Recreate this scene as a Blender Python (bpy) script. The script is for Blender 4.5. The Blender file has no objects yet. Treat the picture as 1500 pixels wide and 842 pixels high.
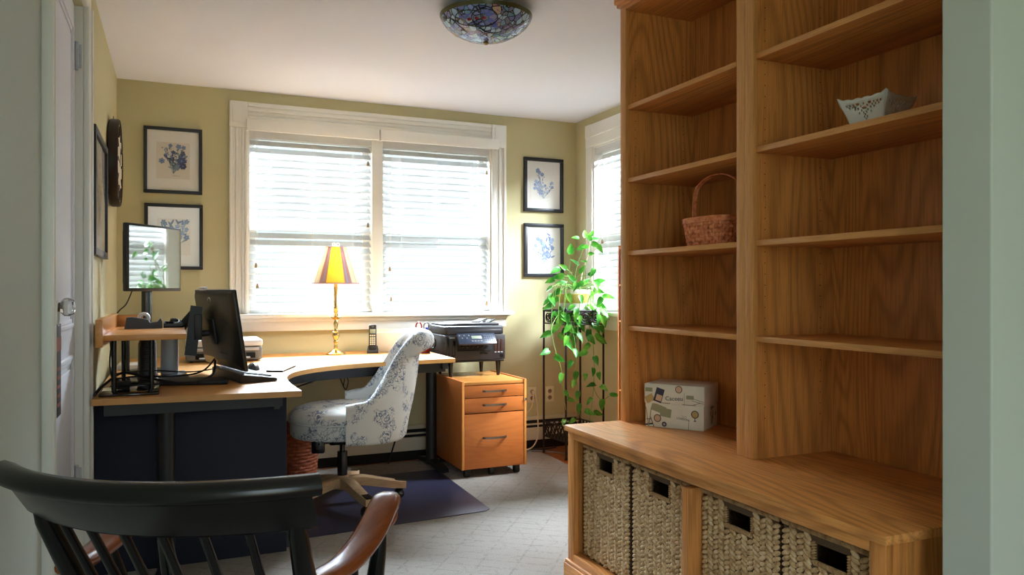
import bpy, bmesh, math, random
from mathutils import Vector, Matrix, Euler
random.seed(7)
S = bpy.context.scene
COL = S.collection
PI = math.pi
R = math.radians

# ------------------------------------------------------------------ camera numbers (metres; camera stands at x=0,y=0)
FPX = 1130.0; YAW = R(23.65); CH = 1.17; V0 = 423.0
def at(u, v, Y=None, X=None, Z=None):
    """a pixel of the photo -> the point of the room on the given plane"""
    a = (u - 750) / FPX; b = -(v - V0) / FPX
    c, s = math.cos(YAW), math.sin(YAW)
    d = Vector((c*a + s, -s*a + c, b))
    t = X/d.x if X is not None else (Y/d.y if Y is not None else (Z-CH)/d.z)
    return Vector((d.x*t, d.y*t, CH + d.z*t))

# ------------------------------------------------------------------ materials
def lin(c):
    c = c/255.0
    return c/12.92 if c <= 0.04045 else ((c+0.055)/1.055)**2.4
def rgb(r, g, b): return (lin(r), lin(g), lin(b), 1.0)

class NT:
    def __init__(s, name):
        s.m = bpy.data.materials.new(name); s.m.use_nodes = True
        s.t = s.m.node_tree; s.t.nodes.clear()
        s.out = s.n('ShaderNodeOutputMaterial')
    def n(s, typ, **kw):
        nd = s.t.nodes.new(typ)
        for k, v in kw.items(): setattr(nd, k, v)
        return nd
    def l(s, a, b): s.t.links.new(a, b)
    def val(s, sock, v): sock.default_value = v
    def math(s, op, a, b=None, clamp=False):
        nd = s.n('ShaderNodeMath', operation=op, use_clamp=clamp)
        for i, x in enumerate((a, b)):
            if x is None: continue
            if isinstance(x, (int, float)): nd.inputs[i].default_value = x
            else: s.l(x, nd.inputs[i])
        return nd.outputs[0]
    def coords(s, scale=(1, 1, 1), rot=(0, 0, 0), kind='Object'):
        tc = s.n('ShaderNodeTexCoord'); mp = s.n('ShaderNodeMapping')
        mp.inputs['Scale'].default_value = scale; mp.inputs['Rotation'].default_value = rot
        s.l(tc.outputs[kind], mp.inputs['Vector']); return mp.outputs[0]
    def noise(s, vec, scale, detail=3, rough=0.5, dist=0.0):
        nd = s.n('ShaderNodeTexNoise'); s.l(vec, nd.inputs['Vector'])
        nd.inputs['Scale'].default_value = scale; nd.inputs['Detail'].default_value = detail
        nd.inputs['Roughness'].default_value = rough; nd.inputs['Distortion'].default_value = dist
        return nd.outputs['Fac']
    def ramp(s, fac, stops, interp='LINEAR'):
        nd = s.n('ShaderNodeValToRGB'); nd.color_ramp.interpolation = interp
        el = nd.color_ramp.elements
        while len(el) < len(stops): el.new(0.5)
        for e, (p, c) in zip(el, stops): e.position = p; e.color = c
        s.l(fac, nd.inputs[0]); return nd.outputs[0]
    def mix(s, fac, a, b, blend='MIX'):
        nd = s.n('ShaderNodeMix', data_type='RGBA', blend_type=blend)
        for i, x in ((0, fac), (6, a), (7, b)):
            if isinstance(x, (int, float)): nd.inputs[i].default_value = x
            elif isinstance(x, tuple): nd.inputs[i].default_value = x
            else: s.l(x, nd.inputs[i])
        return nd.outputs[2]
    def bump(s, h, strength=0.3, dist=0.01):
        nd = s.n('ShaderNodeBump'); nd.inputs['Strength'].default_value = strength
        nd.inputs['Distance'].default_value = dist; s.l(h, nd.inputs['Height']); return nd.outputs[0]
    def bsdf(s, col, rough=0.5, metal=0.0, spec=0.5, normal=None, **kw):
        b = s.n('ShaderNodeBsdfPrincipled')
        if isinstance(col, tuple): b.inputs['Base Color'].default_value = col
        else: s.l(col, b.inputs['Base Color'])
        if isinstance(rough, (int, float)): b.inputs['Roughness'].default_value = rough
        else: s.l(rough, b.inputs['Roughness'])
        b.inputs['Metallic'].default_value = metal; b.inputs['Specular IOR Level'].default_value = spec
        if normal is not None: s.l(normal, b.inputs['Normal'])
        for k, v in kw.items(): b.inputs[k].default_value = v
        return b
    def done(s, sh):
        s.l(sh.outputs[0] if hasattr(sh, 'outputs') else sh, s.out.inputs['Surface']); return s.m

def plain(name, c, rough=0.5, metal=0.0, spec=0.5, var=0.0, bump=0.0, bscale=200, **kw):
    t = NT(name); col = rgb(*c); nrm = None
    if var or bump:
        v = t.coords(); 
        if var:
            f = t.noise(v, 9, 4)
            lo = tuple(x*(1-var) for x in col[:3])+(1,); hi = tuple(min(1, x*(1+var)) for x in col[:3])+(1,)
            col = t.ramp(f, [(0.3, lo), (0.7, hi)])
        if bump: nrm = t.bump(t.noise(v, bscale, 3), bump, 0.002)
    return t.done(t.bsdf(col, rough, metal, spec, nrm, **kw))

def wood(name, dark, mid, light, axis=2, rough=0.4, ring=36.0, grain=0.9, pore=0.35):
    """cathedral-grained board; axis = direction the grain runs"""
    t = NT(name)
    sc = [1.0, 1.0, 1.0]; sc[axis] = 0.10
    v = t.coords(tuple(sc))
    warp = t.noise(v, 2.6, 2, 0.5, 0.6)
    rings = t.math('SINE', t.math('MULTIPLY', warp, ring*6.2832))
    rings = t.math('MULTIPLY_ADD', rings, 0.5); rings.node.inputs[2].default_value = 0.5
    rings = t.math('POWER', rings, 2.2)
    sf = [60.0, 60.0, 60.0]; sf[axis] = 2.0
    fine = t.noise(t.coords(tuple(sf)), 3.0, 3, 0.6)
    broad = t.noise(v, 1.3, 2)
    base = t.ramp(broad, [(0.25, rgb(*mid)), (0.75, rgb(*light))])
    c = t.mix(t.math('MULTIPLY', rings, 0.62*grain), base, rgb(*dark))
    pr = t.ramp(fine, [(0.36, (1, 1, 1, 1)), (0.52, (0, 0, 0, 1))])
    c = t.mix(t.math('MULTIPLY', pr, pore), c, rgb(*dark))
    return t.done(t.bsdf(c, rough, 0, 0.45, t.bump(fine, 0.08, 0.002)))

M = {}
M['wall'] = plain('wall_paint', (201, 193, 152), 0.75, spec=0.25, bump=0.04, bscale=300)
M['sage'] = plain('sage_paint', (196, 202, 190), 0.7, spec=0.25, bump=0.04, bscale=300)
M['ceil'] = plain('ceiling_paint', (238, 241, 250), 0.9, spec=0.1)
M['trim'] = plain('white_gloss_trim', (236, 234, 226), 0.35, spec=0.5)
M['door'] = plain('door_paint', (226, 228, 236), 0.4, spec=0.5)
OAK = ((128, 72, 32), (216, 140, 70), (234, 164, 92))
M['oakZ'] = wood('oak_vertical', *OAK, axis=2, grain=0.6)
M['oakY'] = wood('oak_along', *OAK, axis=1, grain=0.6)
M['oakX'] = wood('oak_across', *OAK, axis=0)
M['oakEdgeZ'] = wood('oak_stile', (150, 96, 48), (214, 148, 82), (228, 166, 98), axis=2, grain=0.12, pore=0.3)
M['oakEdgeY'] = wood('oak_lipping', (150, 96, 48), (214, 148, 82), (228, 166, 98), axis=1, grain=0.12, pore=0.3)
BEECH = ((192, 124, 56), (208, 142, 70), (216, 152, 82))
M['beech'] = wood('beech_top', *BEECH, axis=0, rough=0.32, grain=0.5, pore=0.25)
M['beechEdge'] = plain('beech_edge', (206, 148, 80), 0.4, var=0.08)
CAB = ((176, 94, 42), (200, 114, 52), (208, 124, 60))
M['cabZ'] = wood('cabinet_wood_upright', *CAB, axis=2, rough=0.35, grain=0.45, pore=0.25)
M['cabX'] = wood('cabinet_wood_across', *CAB, axis=0, rough=0.35, grain=0.45, pore=0.25)
M['cabEdge'] = plain('cabinet_edge', (222, 148, 72), 0.4, var=0.08)
M['floor'] = wood('floor_boards', (120, 62, 26), (170, 98, 46), (184, 110, 56), axis=1, rough=0.35)
M['black'] = plain('black_lacquer', (11, 11, 12), 0.22, spec=0.5)
M['satin'] = plain('black_satin_metal', (24, 25, 29), 0.45, spec=0.5)
M['iron'] = plain('wrought_iron', (26, 22, 22), 0.55, spec=0.4, bump=0.1)
M['plastic'] = plain('black_plastic', (30, 31, 35), 0.42, spec=0.5, bump=0.06, bscale=500)
M['gloss'] = plain('glossy_black_plastic', (12, 12, 14), 0.08, spec=0.6)
M['rubber'] = plain('dark_rubber', (20, 20, 22), 0.7)
M['panel'] = plain('navy_black_panel', (31, 35, 50), 0.65, spec=0.3, bump=0.05)
M['mat'] = plain('chair_mat_vinyl', (44, 45, 68), 0.42, spec=0.5, bump=0.35, bscale=420)
M['silver'] = plain('brushed_silver', (190, 194, 202), 0.42, metal=0.1)
M['chrome'] = plain('chrome', (200, 202, 206), 0.16, metal=1.0)
M['steel'] = plain('dark_nickel', (122, 116, 112), 0.3, metal=0.9)
M['brass'] = plain('polished_brass', (208, 182, 122), 0.2, metal=1.0)
M['oldbrass'] = plain('aged_brass', (128, 106, 66), 0.4, metal=0.9)
M['armwood'] = wood('cherry_arm', (92, 42, 20), (134, 68, 36), (150, 80, 44), axis=1, rough=0.25, grain=0.4, pore=0.2)
M['legwood'] = wood('washed_oak_leg', (140, 108, 78), (182, 150, 114), (200, 170, 134), axis=0, rough=0.5, grain=0.5)
M['white'] = plain('white_plastic', (226, 228, 232), 0.4)
M['cream'] = plain('cream_plastic', (222, 212, 184), 0.5)
M['grey'] = plain('grey_plastic', (120, 124, 130), 0.45)
M['red'] = plain('red_glaze', (150, 30, 26), 0.2)
M['blue'] = plain('blue_plastic', (44, 66, 168), 0.35)
M['paper'] = plain('mat_board', (232, 229, 222), 0.8, spec=0.2)
M['print'] = plain('aged_paper', (222, 214, 200), 0.85, spec=0.2, var=0.05)
M['frame'] = plain('black_frame', (30, 31, 38), 0.4, spec=0.5)
M['inkA'] = plain('ink_navy', (78, 90, 132), 0.8)
M['inkB'] = plain('ink_blue', (128, 148, 190), 0.8)
M['inkC'] = plain('ink_sage', (126, 142, 138), 0.8)
M['inkD'] = plain('ink_dark', (72, 78, 108), 0.8)
M['heater'] = plain('heater_enamel', (216, 208, 186), 0.45)
M['dark'] = plain('shadow_black', (14, 13, 13), 0.8)
M['ivory'] = plain('ivory_plate', (226, 216, 188), 0.4)
M['hole'] = plain('outlet_face', (150, 128, 100), 0.5)
M['bronze'] = plain('bronze_rim', (44, 32, 26), 0.4, metal=0.4)
M['clockface'] = plain('clock_face', (214, 204, 180), 0.7)
M['key'] = plain('keycaps', (140, 146, 152), 0.35)
M['tassel'] = plain('wood_tassel', (150, 120, 84), 0.5)
M['cord'] = plain('white_cord', (230, 228, 222), 0.8)
M['soil'] = plain('soil', (70, 52, 34), 0.9)
M['porcelain'] = plain('white_porcelain', (226, 226, 216), 0.3)
M['cd1'] = plain('dark_cd_case', (26, 27, 33), 0.3)
M['cd2'] = plain('pale_cd_case', (150, 152, 156), 0.3)
M['rust'] = plain('red_brown_front', (168, 96, 62), 0.5, var=0.1)
M['pot'] = plain('cream_pot', (224, 222, 206), 0.35)
M['potband'] = plain('straw_band', (196, 180, 96), 0.8, var=0.15)
M['lcd'] = plain('grey_lcd', (150, 160, 140), 0.3)
M['ctrl'] = plain('blue_grey_panel', (42, 52, 70), 0.3)
M['lettering'] = plain('silver_lettering', (200, 202, 206), 0.4)
M['hanger'] = plain('printed_tag', (34, 34, 40), 0.5, var=0.4)
M['tagred'] = plain('tag_rust', (150, 84, 62), 0.6)

# pane of glass: lets light through, mirrors a little at glancing angles
def glass(name, refl=1.0):
    t = NT(name); tr = t.n('ShaderNodeBsdfTransparent'); gl = t.n('ShaderNodeBsdfGlossy')
    gl.inputs['Roughness'].default_value = 0.01
    fr = t.n('ShaderNodeFresnel'); fr.inputs['IOR'].default_value = 1.5
    mx = t.n('ShaderNodeMixShader'); ge = t.n('ShaderNodeNewGeometry'); t.l(t.math('MULTIPLY', fr.outputs[0], t.math('SUBTRACT', 1.0, ge.outputs['Backfacing']), True), mx.inputs[0])
    t.l(tr.outputs[0], mx.inputs[1]); t.l(gl.outputs[0], mx.inputs[2]); return t.done(mx)
M['pane'] = glass('window_glass', 1.0)
M['picglass'] = glass('picture_glass', 1.0)
def crystal():
    t = NT('cut_glass'); b = t.bsdf((0.95, 0.96, 0.97, 1), 0.05, 0, 0.6); b.inputs['Transmission Weight'].default_value = 0.85
    return t.done(b)
M['crystal'] = crystal()

def slat_mat():
    t = NT('white_slat'); d = t.bsdf(rgb(226, 227, 226), 0.5, 0, 0.25); tr = t.n('ShaderNodeBsdfTranslucent')
    tr.inputs['Color'].default_value = rgb(236, 238, 240)
    mx = t.n('ShaderNodeMixShader'); mx.inputs[0].default_value = 0.15
    t.l(d.outputs[0], mx.inputs[1]); t.l(tr.outputs[0], mx.inputs[2]); return t.done(mx)
M['slat'] = slat_mat()

def carpet():
    t = NT('cut_pile_carpet'); v = t.coords()
    br = t.n('ShaderNodeTexBrick', offset=0.0); t.l(t.coords((1, 1, 1), (0, 0, R(38))), br.inputs['Vector'])
    br.inputs['Scale'].default_value = 3.2; br.inputs['Mortar Size'].default_value = 0.022
    br.inputs['Mortar Smooth'].default_value = 0.6
    br2 = t.n('ShaderNodeTexBrick'); t.l(t.coords((1, 1, 1), (0, 0, R(8))), br2.inputs['Vector'])
    br2.inputs['Scale'].default_value = 2.1; br2.inputs['Mortar Size'].default_value = 0.02
    br2.inputs['Mortar Smooth'].default_value = 0.8
    n1 = t.noise(v, 260, 3, 0.7); n2 = t.noise(v, 60, 3, 0.6)
    base = t.ramp(n1, [(0.3, rgb(128, 122, 116)), (0.55, rgb(166, 160, 152)), (0.75, rgb(190, 184, 176))])
    base = t.mix(t.math('MULTIPLY', n2, 0.35), base, rgb(146, 138, 130))
    ln = t.math('MAXIMUM', br.outputs['Fac'], t.math('MULTIPLY', br2.outputs['Fac'], 0.6))
    c = t.mix(t.math('MULTIPLY', t.math('MULTIPLY', ln, t.ramp(t.noise(v, 45, 3, 0.7), [(0.42, (0, 0, 0, 1)), (0.6, (1, 1, 1, 1))])), 0.5), base, rgb(112, 108, 104))
    h = n1
    return t.done(t.bsdf(c, 0.95, 0, 0.1, t.bump(h, 0.8, 0.006)))
M['carpet'] = carpet()

def toile():
    t = NT('blue_toile_fabric'); v = t.coords()
    # line drawing: contour lines of a warped noise, only inside scattered bouquets
    big = t.noise(v, 9.5, 2, 0.5)
    mask = t.ramp(big, [(0.475, (0, 0, 0, 1)), (0.52, (1, 1, 1, 1))])
    def contour(scale, freq, width, dist):
        n = t.noise(v, scale, 1.5, 0.4, dist)
        f = t.math('FRACT', t.math('MULTIPLY', n, freq))
        return t.math('LESS_THAN', t.math('ABSOLUTE', t.math('SUBTRACT', f, 0.5)), width)
    l1 = contour(15, 6, 0.075, 1.2); l2 = contour(24, 3, 0.06, 1.6)
    lines = t.math('MULTIPLY', t.math('MAXIMUM', l1, l2), mask)
    fill = t.math('MULTIPLY', t.math('GREATER_THAN', t.noise(v, 26, 2, 0.5, 1.6), 0.57), mask)
    weave = t.noise(v, 500, 2)
    c = t.mix(t.math('MULTIPLY', fill, 0.42), rgb(224, 224, 220), rgb(128, 146, 172))
    c = t.mix(t.math('MULTIPLY', lines, 0.85), c, rgb(84, 102, 134))
    return t.done(t.bsdf(c, 0.85, 0, 0.2, t.bump(weave, 0.15, 0.001)))
M['toile'] = toile()

def wicker_mat(name, a, b, c):
    t = NT(name); v = t.coords()
    n1 = t.noise(v, 55, 2, 0.6); n2 = t.noise(v, 8, 2); st = t.noise(t.coords((1, 1, 6)), 160, 2)
    col = t.ramp(n1, [(0.28, rgb(*a)), (0.5, rgb(*b)), (0.74, rgb(*c))])
    col = t.mix(t.math('MULTIPLY', n2, 0.3), col, rgb(*a))
    return t.done(t.bsdf(col, 0.6, 0, 0.35, t.bump(st, 0.35, 0.002)))
M['seagrass'] = wicker_mat('seagrass', (160, 120, 80), (212, 176, 128), (240, 214, 174))
M['seagrassShade'] = plain('seagrass_gap_shade', (92, 68, 44), 0.8)  # dark tone stands in for shade between the basket stitches
M['seagrassTrim'] = wicker_mat('seagrass_braid', (136, 98, 60), (184, 144, 98), (206, 170, 122))
M['splint'] = wicker_mat('orange_splint', (186, 98, 58), (234, 144, 94), (246, 172, 122))
M['wicker'] = wicker_mat('brown_wicker', (104, 48, 26), (150, 76, 42), (176, 98, 58))

def tiffany():
    t = NT('stained_glass'); v = t.coords((1, 1, 1.0))
    wv = t.n('ShaderNodeVectorMath', operation='ADD'); t.l(v, wv.inputs[0])
    nz = t.n('ShaderNodeTexNoise'); t.l(v, nz.inputs['Vector']); nz.inputs['Scale'].default_value = 7
    sc = t.n('ShaderNodeVectorMath', operation='SCALE'); t.l(nz.outputs['Color'], sc.inputs[0]); sc.inputs['Scale'].default_value = 0.05
    t.l(sc.outputs[0], wv.inputs[1])
    vo = t.n('ShaderNodeTexVoronoi'); vo.inputs['Scale'].default_value = 36; t.l(wv.outputs[0], vo.inputs['Vector'])
    ve = t.n('ShaderNodeTexVoronoi', feature='DISTANCE_TO_EDGE'); ve.inputs['Scale'].default_value = 36; t.l(wv.outputs[0], ve.inputs['Vector'])
    sp = t.n('ShaderNodeSeparateColor'); t.l(vo.outputs['Color'], sp.inputs[0])
    col = t.ramp(sp.outputs[0], [(0.0, rgb(60, 76, 170)), (0.16, rgb(120, 140, 214)), (0.3, rgb(84, 92, 130)),
                                 (0.42, rgb(150, 190, 226)), (0.58, rgb(112, 104, 178)), (0.7, rgb(172, 206, 230)),
                                 (0.84, rgb(60, 130, 170)), (0.93, rgb(190, 150, 110)), (0.97, rgb(150, 30, 36))], 'CONSTANT')
    streak = t.noise(t.coords((1, 1, 4)), 60, 3)
    col = t.mix(t.math('MULTIPLY', streak, 0.4), col, rgb(220, 230, 240))
    lead = t.math('LESS_THAN', ve.outputs['Distance'], 0.055)
    c = t.mix(lead, col, rgb(26, 24, 28))
    b = t.bsdf(c, 0.18, 0, 0.6, t.bump(ve.outputs['Distance'], 0.4, 0.004))
    return t.done(b)
M['tiffany'] = tiffany()
M['leadband'] = plain('green_glass_band', (74, 72, 40), 0.25, var=0.5)
M['lead'] = plain('lead_came', (24, 22, 26), 0.4, metal=0.3)
M['ruby'] = plain('ruby_glass', (140, 18, 26), 0.1)
M['cobalt'] = plain('cobalt_glass', (104, 118, 206), 0.12, var=0.25)

def leaf_mat():
    t = NT('pothos_leaf'); v = t.coords(); n = t.noise(v, 14, 3)
    c = t.ramp(n, [(0.3, rgb(34, 104, 32)), (0.5, rgb(66, 148, 44)), (0.7, rgb(124, 188, 70))])
    d = t.bsdf(c, 0.35, 0, 0.5); tr = t.n('ShaderNodeBsdfTranslucent'); t.l(c, tr.inputs['Color'])
    mx = t.n('ShaderNodeMixShader'); mx.inputs[0].default_value = 0.4
    t.l(d.outputs[0], mx.inputs[1]); t.l(tr.outputs[0], mx.inputs[2]); return t.done(mx)
M['leaf'] = leaf_mat()
M['stem'] = plain('green_stem', (120, 160, 80), 0.5)
M['stemwood'] = plain('pale_stem', (190, 180, 150), 0.6)

def shade_mat(name, c, tr_=0.5):
    t = NT(name); d = t.bsdf(rgb(*c), 0.8, 0, 0.2); tr = t.n('ShaderNodeBsdfTranslucent'); tr.inputs['Color'].default_value = rgb(*c)
    mx = t.n('ShaderNodeMixShader'); mx.inputs[0].default_value = tr_
    t.l(d.outputs[0], mx.inputs[1]); t.l(tr.outputs[0], mx.inputs[2]); return t.done(mx)
M['shYellow'] = shade_mat('shade_yellow', (238, 220, 112), 0.36)
M['shMauve'] = shade_mat('shade_mauve', (196, 164, 166), 0.2)
M['shCream'] = shade_mat('shade_cream', (236, 228, 206), 0.24)
M['shGrey'] = shade_mat('shade_lilac', (182, 178, 204), 0.25)
M['shTan'] = shade_mat('shade_tan', (214, 190, 152), 0.24)

# ------------------------------------------------------------------ mesh builder
class B:
    def __init__(s): s.bm = bmesh.new(); s.mi = 0
    def _fin(s, faces):
        for f in faces: f.material_index = s.mi
    def box(s, x0, x1, y0, y1, z0, z1, bev=0.0, seg=2):
        v = [s.bm.verts.new((x, y, z)) for x in (x0, x1) for y in (y0, y1) for z in (z0, z1)]
        q = [(0, 1, 3, 2), (4, 6, 7, 5), (0, 4, 5, 1), (2, 3, 7, 6), (0, 2, 6, 4), (1, 5, 7, 3)]
        fs = [s.bm.faces.new([v[i] for i in f]) for f in q]; s._fin(fs)
        if bev > 0:
            es = list({e for f in fs for e in f.edges})
            r = bmesh.ops.bevel(s.bm, geom=es, offset=bev, segments=seg, profile=0.5, affect='EDGES', clamp_overlap=True)
            s._fin([f for f in r['faces']])
        return s
    def ring(s, pts): return [s.bm.verts.new(p) for p in pts]
    def loft(s, rings, cap0=True, cap1=True, closed=True):
        rs = [s.ring(r) for r in rings]; fs = []
        n = len(rs[0])
        for a, b in zip(rs, rs[1:]):
            for i in range(n if closed else n-1):
                j = (i+1) % n
                try: fs.append(s.bm.faces.new((a[i], a[j], b[j], b[i])))
                except ValueError: pass
        if cap0: fs.append(s.bm.faces.new(rs[0][::-1]))
        if cap1: fs.append(s.bm.faces.new(rs[-1]))
        s._fin(fs); return s
    def cyl(s, p0, p1, r0, r1=None, n=16, cap=True):
        r1 = r0 if r1 is None else r1
        p0, p1 = Vector(p0), Vector(p1); d = (p1-p0).normalized()
        a = d.orthogonal().normalized(); b = d.cross(a)
        mk = lambda p, r: [p + (a*math.cos(2*PI*i/n) + b*math.sin(2*PI*i/n))*r for i in range(n)]
        return s.loft([mk(p0, r0), mk(p1, r1)], cap, cap)
    def tube(s, pts, r, n=8, sub=0):
        pts = [Vector(p) for p in pts]
        if sub: pts = catmull(pts, sub)
        rr = r if isinstance(r, (list, tuple)) else [r]*len(pts)
        if len(rr) != len(pts): rr = [rr[min(len(rr)-1, int(i*len(rr)/len(pts)))] for i in range(len(pts))]
        rings = []; a = None
        for i, p in enumerate(pts):
            d = (pts[min(i+1, len(pts)-1)] - pts[max(i-1, 0)])
            d = d.normalized() if d.length > 1e-9 else Vector((0, 0, 1))
            a = d.orthogonal().normalized() if a is None else (a - d*a.dot(d))
            a = a.normalized() if a.length > 1e-6 else d.orthogonal().normalized()
            b = d.cross(a)
            rings.append([p + (a*math.cos(2*PI*k/n) + b*math.sin(2*PI*k/n))*rr[i] for k in range(n)])
        return s.loft(rings)
    def sweep(s, pts, prof, up=Vector((0, 0, 1)), sub=0, cap=True):
        """flat-section bar: prof = (side, up) points carried along pts"""
        pts = [Vector(p) for p in pts]
        if sub: pts = catmull(pts, sub)
        rings = []
        for i, p in enumerate(pts):
            d = (pts[min(i+1, len(pts)-1)] - pts[max(i-1, 0)]).normalized()
            sd = d.cross(up).normalized(); uu = sd.cross(d).normalized()
            pr = prof(i/(len(pts)-1)) if callable(prof) else prof
            rings.append([p + sd*a + uu*b for a, b in pr])
        return s.loft(rings, cap, cap)
    def lathe(s, prof, cx=0, cy=0, n=32, cap=True):
        return s.loft([[(cx+r*math.cos(2*PI*i/n), cy+r*math.sin(2*PI*i/n), z) for i in range(n)] for r, z in prof], cap, cap)
    def prism(s, poly, z0, z1, bev=0.0):
        a = s.ring([(x, y, z0) for x, y in poly]); b = s.ring([(x, y, z1) for x, y in poly]); n = len(poly)
        fs = [s.bm.faces.new(a[::-1]), s.bm.faces.new(b)]
        for i in range(n): fs.append(s.bm.faces.new((a[i], a[(i+1) % n], b[(i+1) % n], b[i])))
        s._fin(fs)
        if bev:
            es = [e for e in fs[1].edges]+[e for e in fs[0].edges]
            r = bmesh.ops.bevel(s.bm, geom=es, offset=bev, segments=2, profile=0.5, affect='EDGES', clamp_overlap=True)
            s._fin(r['faces'])
        return s
    def ell(s, c, rad, rot=None, nu=8, nv=6):
        c = Vector(c); m = rot.to_matrix() if rot is not None else Matrix.Identity(3)
        rx, ry, rz = rad
        P = lambda a, b: c + m @ Vector((rx*math.cos(a)*math.sin(b), ry*math.sin(a)*math.sin(b), rz*math.cos(b)))
        top = s.bm.verts.new(P(0, 0)); bot = s.bm.verts.new(P(0, PI))
        rs = [[s.bm.verts.new(P(2*PI*i/nu, PI*j/nv)) for i in range(nu)] for j in range(1, nv)]
        fs = []
        for i in range(nu):
            j = (i+1) % nu
            fs.append(s.bm.faces.new((top, rs[0][i], rs[0][j]))); fs.append(s.bm.faces.new((bot, rs[-1][j], rs[-1][i])))
            for a, b in zip(rs, rs[1:]): fs.append(s.bm.faces.new((a[i], b[i], b[j], a[j])))
        s._fin(fs); return s
    def torus(s, c, Rr, r, axis='Z', n=32, m=8, rot=None, sx=1, sy=1):
        c = Vector(c); rings = []
        for i in range(n+1):
            a = 2*PI*i/n
            ring = []
            for k in range(m):
                b = 2*PI*k/m; q = Vector(((Rr+r*math.cos(b))*math.cos(a)*sx, (Rr+r*math.cos(b))*math.sin(a)*sy, r*math.sin(b)))
                if axis == 'X': q = Vector((q.z, q.x, q.y))
                if axis == 'Y': q = Vector((q.x, q.z, q.y))
                if rot is not None: q = rot.to_matrix() @ q
                ring.append(c+q)
            rings.append(ring)
        return s.loft(rings, False, False)
    def face(s, pts):
        f = s.bm.faces.new(s.ring(pts)); f.material_index = s.mi; return s
    def add(s, o, mtx=None):
        if mtx is not None: o.bm.transform(mtx)
        me = bpy.data.meshes.new('tmp'); o.bm.to_mesh(me); o.bm.free(); s.bm.from_mesh(me); bpy.data.meshes.remove(me); return s
    def text(s, txt, size, mtx, depth=0.0008):
        cu = bpy.data.curves.new('lettering', 'FONT'); cu.body = txt; cu.size = size; cu.extrude = depth
        cu.align_x = 'CENTER'; cu.align_y = 'CENTER'; cu.resolution_u = 3
        ob = bpy.data.objects.new('lettering', cu); COL.objects.link(ob)
        dg = bpy.context.evaluated_depsgraph_get(); dg.update()
        me = bpy.data.meshes.new_from_object(ob.evaluated_get(dg)); me.transform(mtx)
        n0 = len(s.bm.faces); s.bm.from_mesh(me); s.bm.faces.ensure_lookup_table()
        for f in s.bm.faces[n0:]: f.material_index = s.mi
        bpy.data.meshes.remove(me); bpy.data.objects.remove(ob); bpy.data.curves.remove(cu); return s

def catmull(p, n):
    out = []
    for i in range(len(p)-1):
        p0, p1, p2, p3 = p[max(i-1, 0)], p[i], p[i+1], p[min(i+2, len(p)-1)]
        for k in range(n):
            t = k/n
            out.append(0.5*((2*p1)+(p2-p0)*t+(2*p0-5*p1+4*p2-p3)*t*t+(3*p1-p0-3*p2+p3)*t**3))
    out.append(p[-1]); return out

WM = {}    # world matrices of what has been built
def link(o, loc, rz, parent):
    COL.objects.link(o); o.location = loc; o.rotation_euler = (0, 0, rz)
    m = Matrix.Translation(Vector(loc)) @ Matrix.Rotation(rz, 4, 'Z')
    if parent is not None: o.parent = parent; m = WM[parent.name] @ m
    WM[o.name] = m

def thing(name, label, cat, loc=(0, 0, 0), rz=0.0, group=None):
    o = bpy.data.objects.new(name, None); o.empty_display_size = 0.1
    link(o, loc, rz, None); o['label'] = label; o['category'] = cat
    if group: o['group'] = group
    return o

def mesh_of(name, b, mats, smooth, mtx):
    me = bpy.data.meshes.new(name)
    bmesh.ops.recalc_face_normals(b.bm, faces=b.bm.faces)
    if mtx is not None: b.bm.transform(mtx)
    b.bm.to_mesh(me); b.bm.free()
    for m in (mats if isinstance(mats, (list, tuple)) else [mats]): me.materials.append(M[m] if isinstance(m, str) else m)
    if smooth is not None and smooth is not False:
        me.polygons.foreach_set('use_smooth', [True]*len(me.polygons))
        try: me.set_sharp_from_angle(angle=R(smooth))
        except Exception: pass
    return me

def part(name, b, mats, parent, smooth=40, local=False, label=None):
    """a part of a thing; geometry is given in room coordinates unless local"""
    mtx = None if local or parent is None else WM[parent.name].inverted()
    o = bpy.data.objects.new(name, mesh_of(name, b, mats, smooth, mtx))
    link(o, (0, 0, 0), 0, parent)
    if label: o['label'] = label
    return o

def solo(name, b, mats, label, cat, group=None, smooth=40):
    """a thing that is one mesh; its origin goes to the middle of its underside"""
    xs = [v.co for v in b.bm.verts]
    c = Vector(((min(v.x for v in xs)+max(v.x for v in xs))/2, (min(v.y for v in xs)+max(v.y for v in xs))/2, min(v.z for v in xs)))
    o = bpy.data.objects.new(name, mesh_of(name, b, mats, smooth, Matrix.Translation(-c)))
    link(o, c, 0, None); o['label'] = label; o['category'] = cat
    if group: o['group'] = group
    return o

def struct(name, b, mats, parent=None, smooth=40):
    o = part(name, b, mats, parent, smooth)
    o['kind'] = 'structure'; return o

def copy_tree(o, loc=None, rz=None, label=None, parent=None):
    c = o.copy(); COL.objects.link(c)
    if parent is not None: c.parent = parent
    if loc is not None: c.location = loc
    if rz is not None: c.rotation_euler = (0, 0, rz)
    if label: c['label'] = label
    for ch in list(o.children): copy_tree(ch, parent=c)
    return c

# ================================================================== THE ROOM
XL, XR, YB, ZC = -0.317, 2.82, 5.22, 2.44
XW = 2.075            # wall behind the bookcase
YF0, YF1 = 1.03, 1.14 # wall with the wide opening, right of it
FZ = -0.012           # bare boards; the carpet's surface is z = 0

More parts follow.
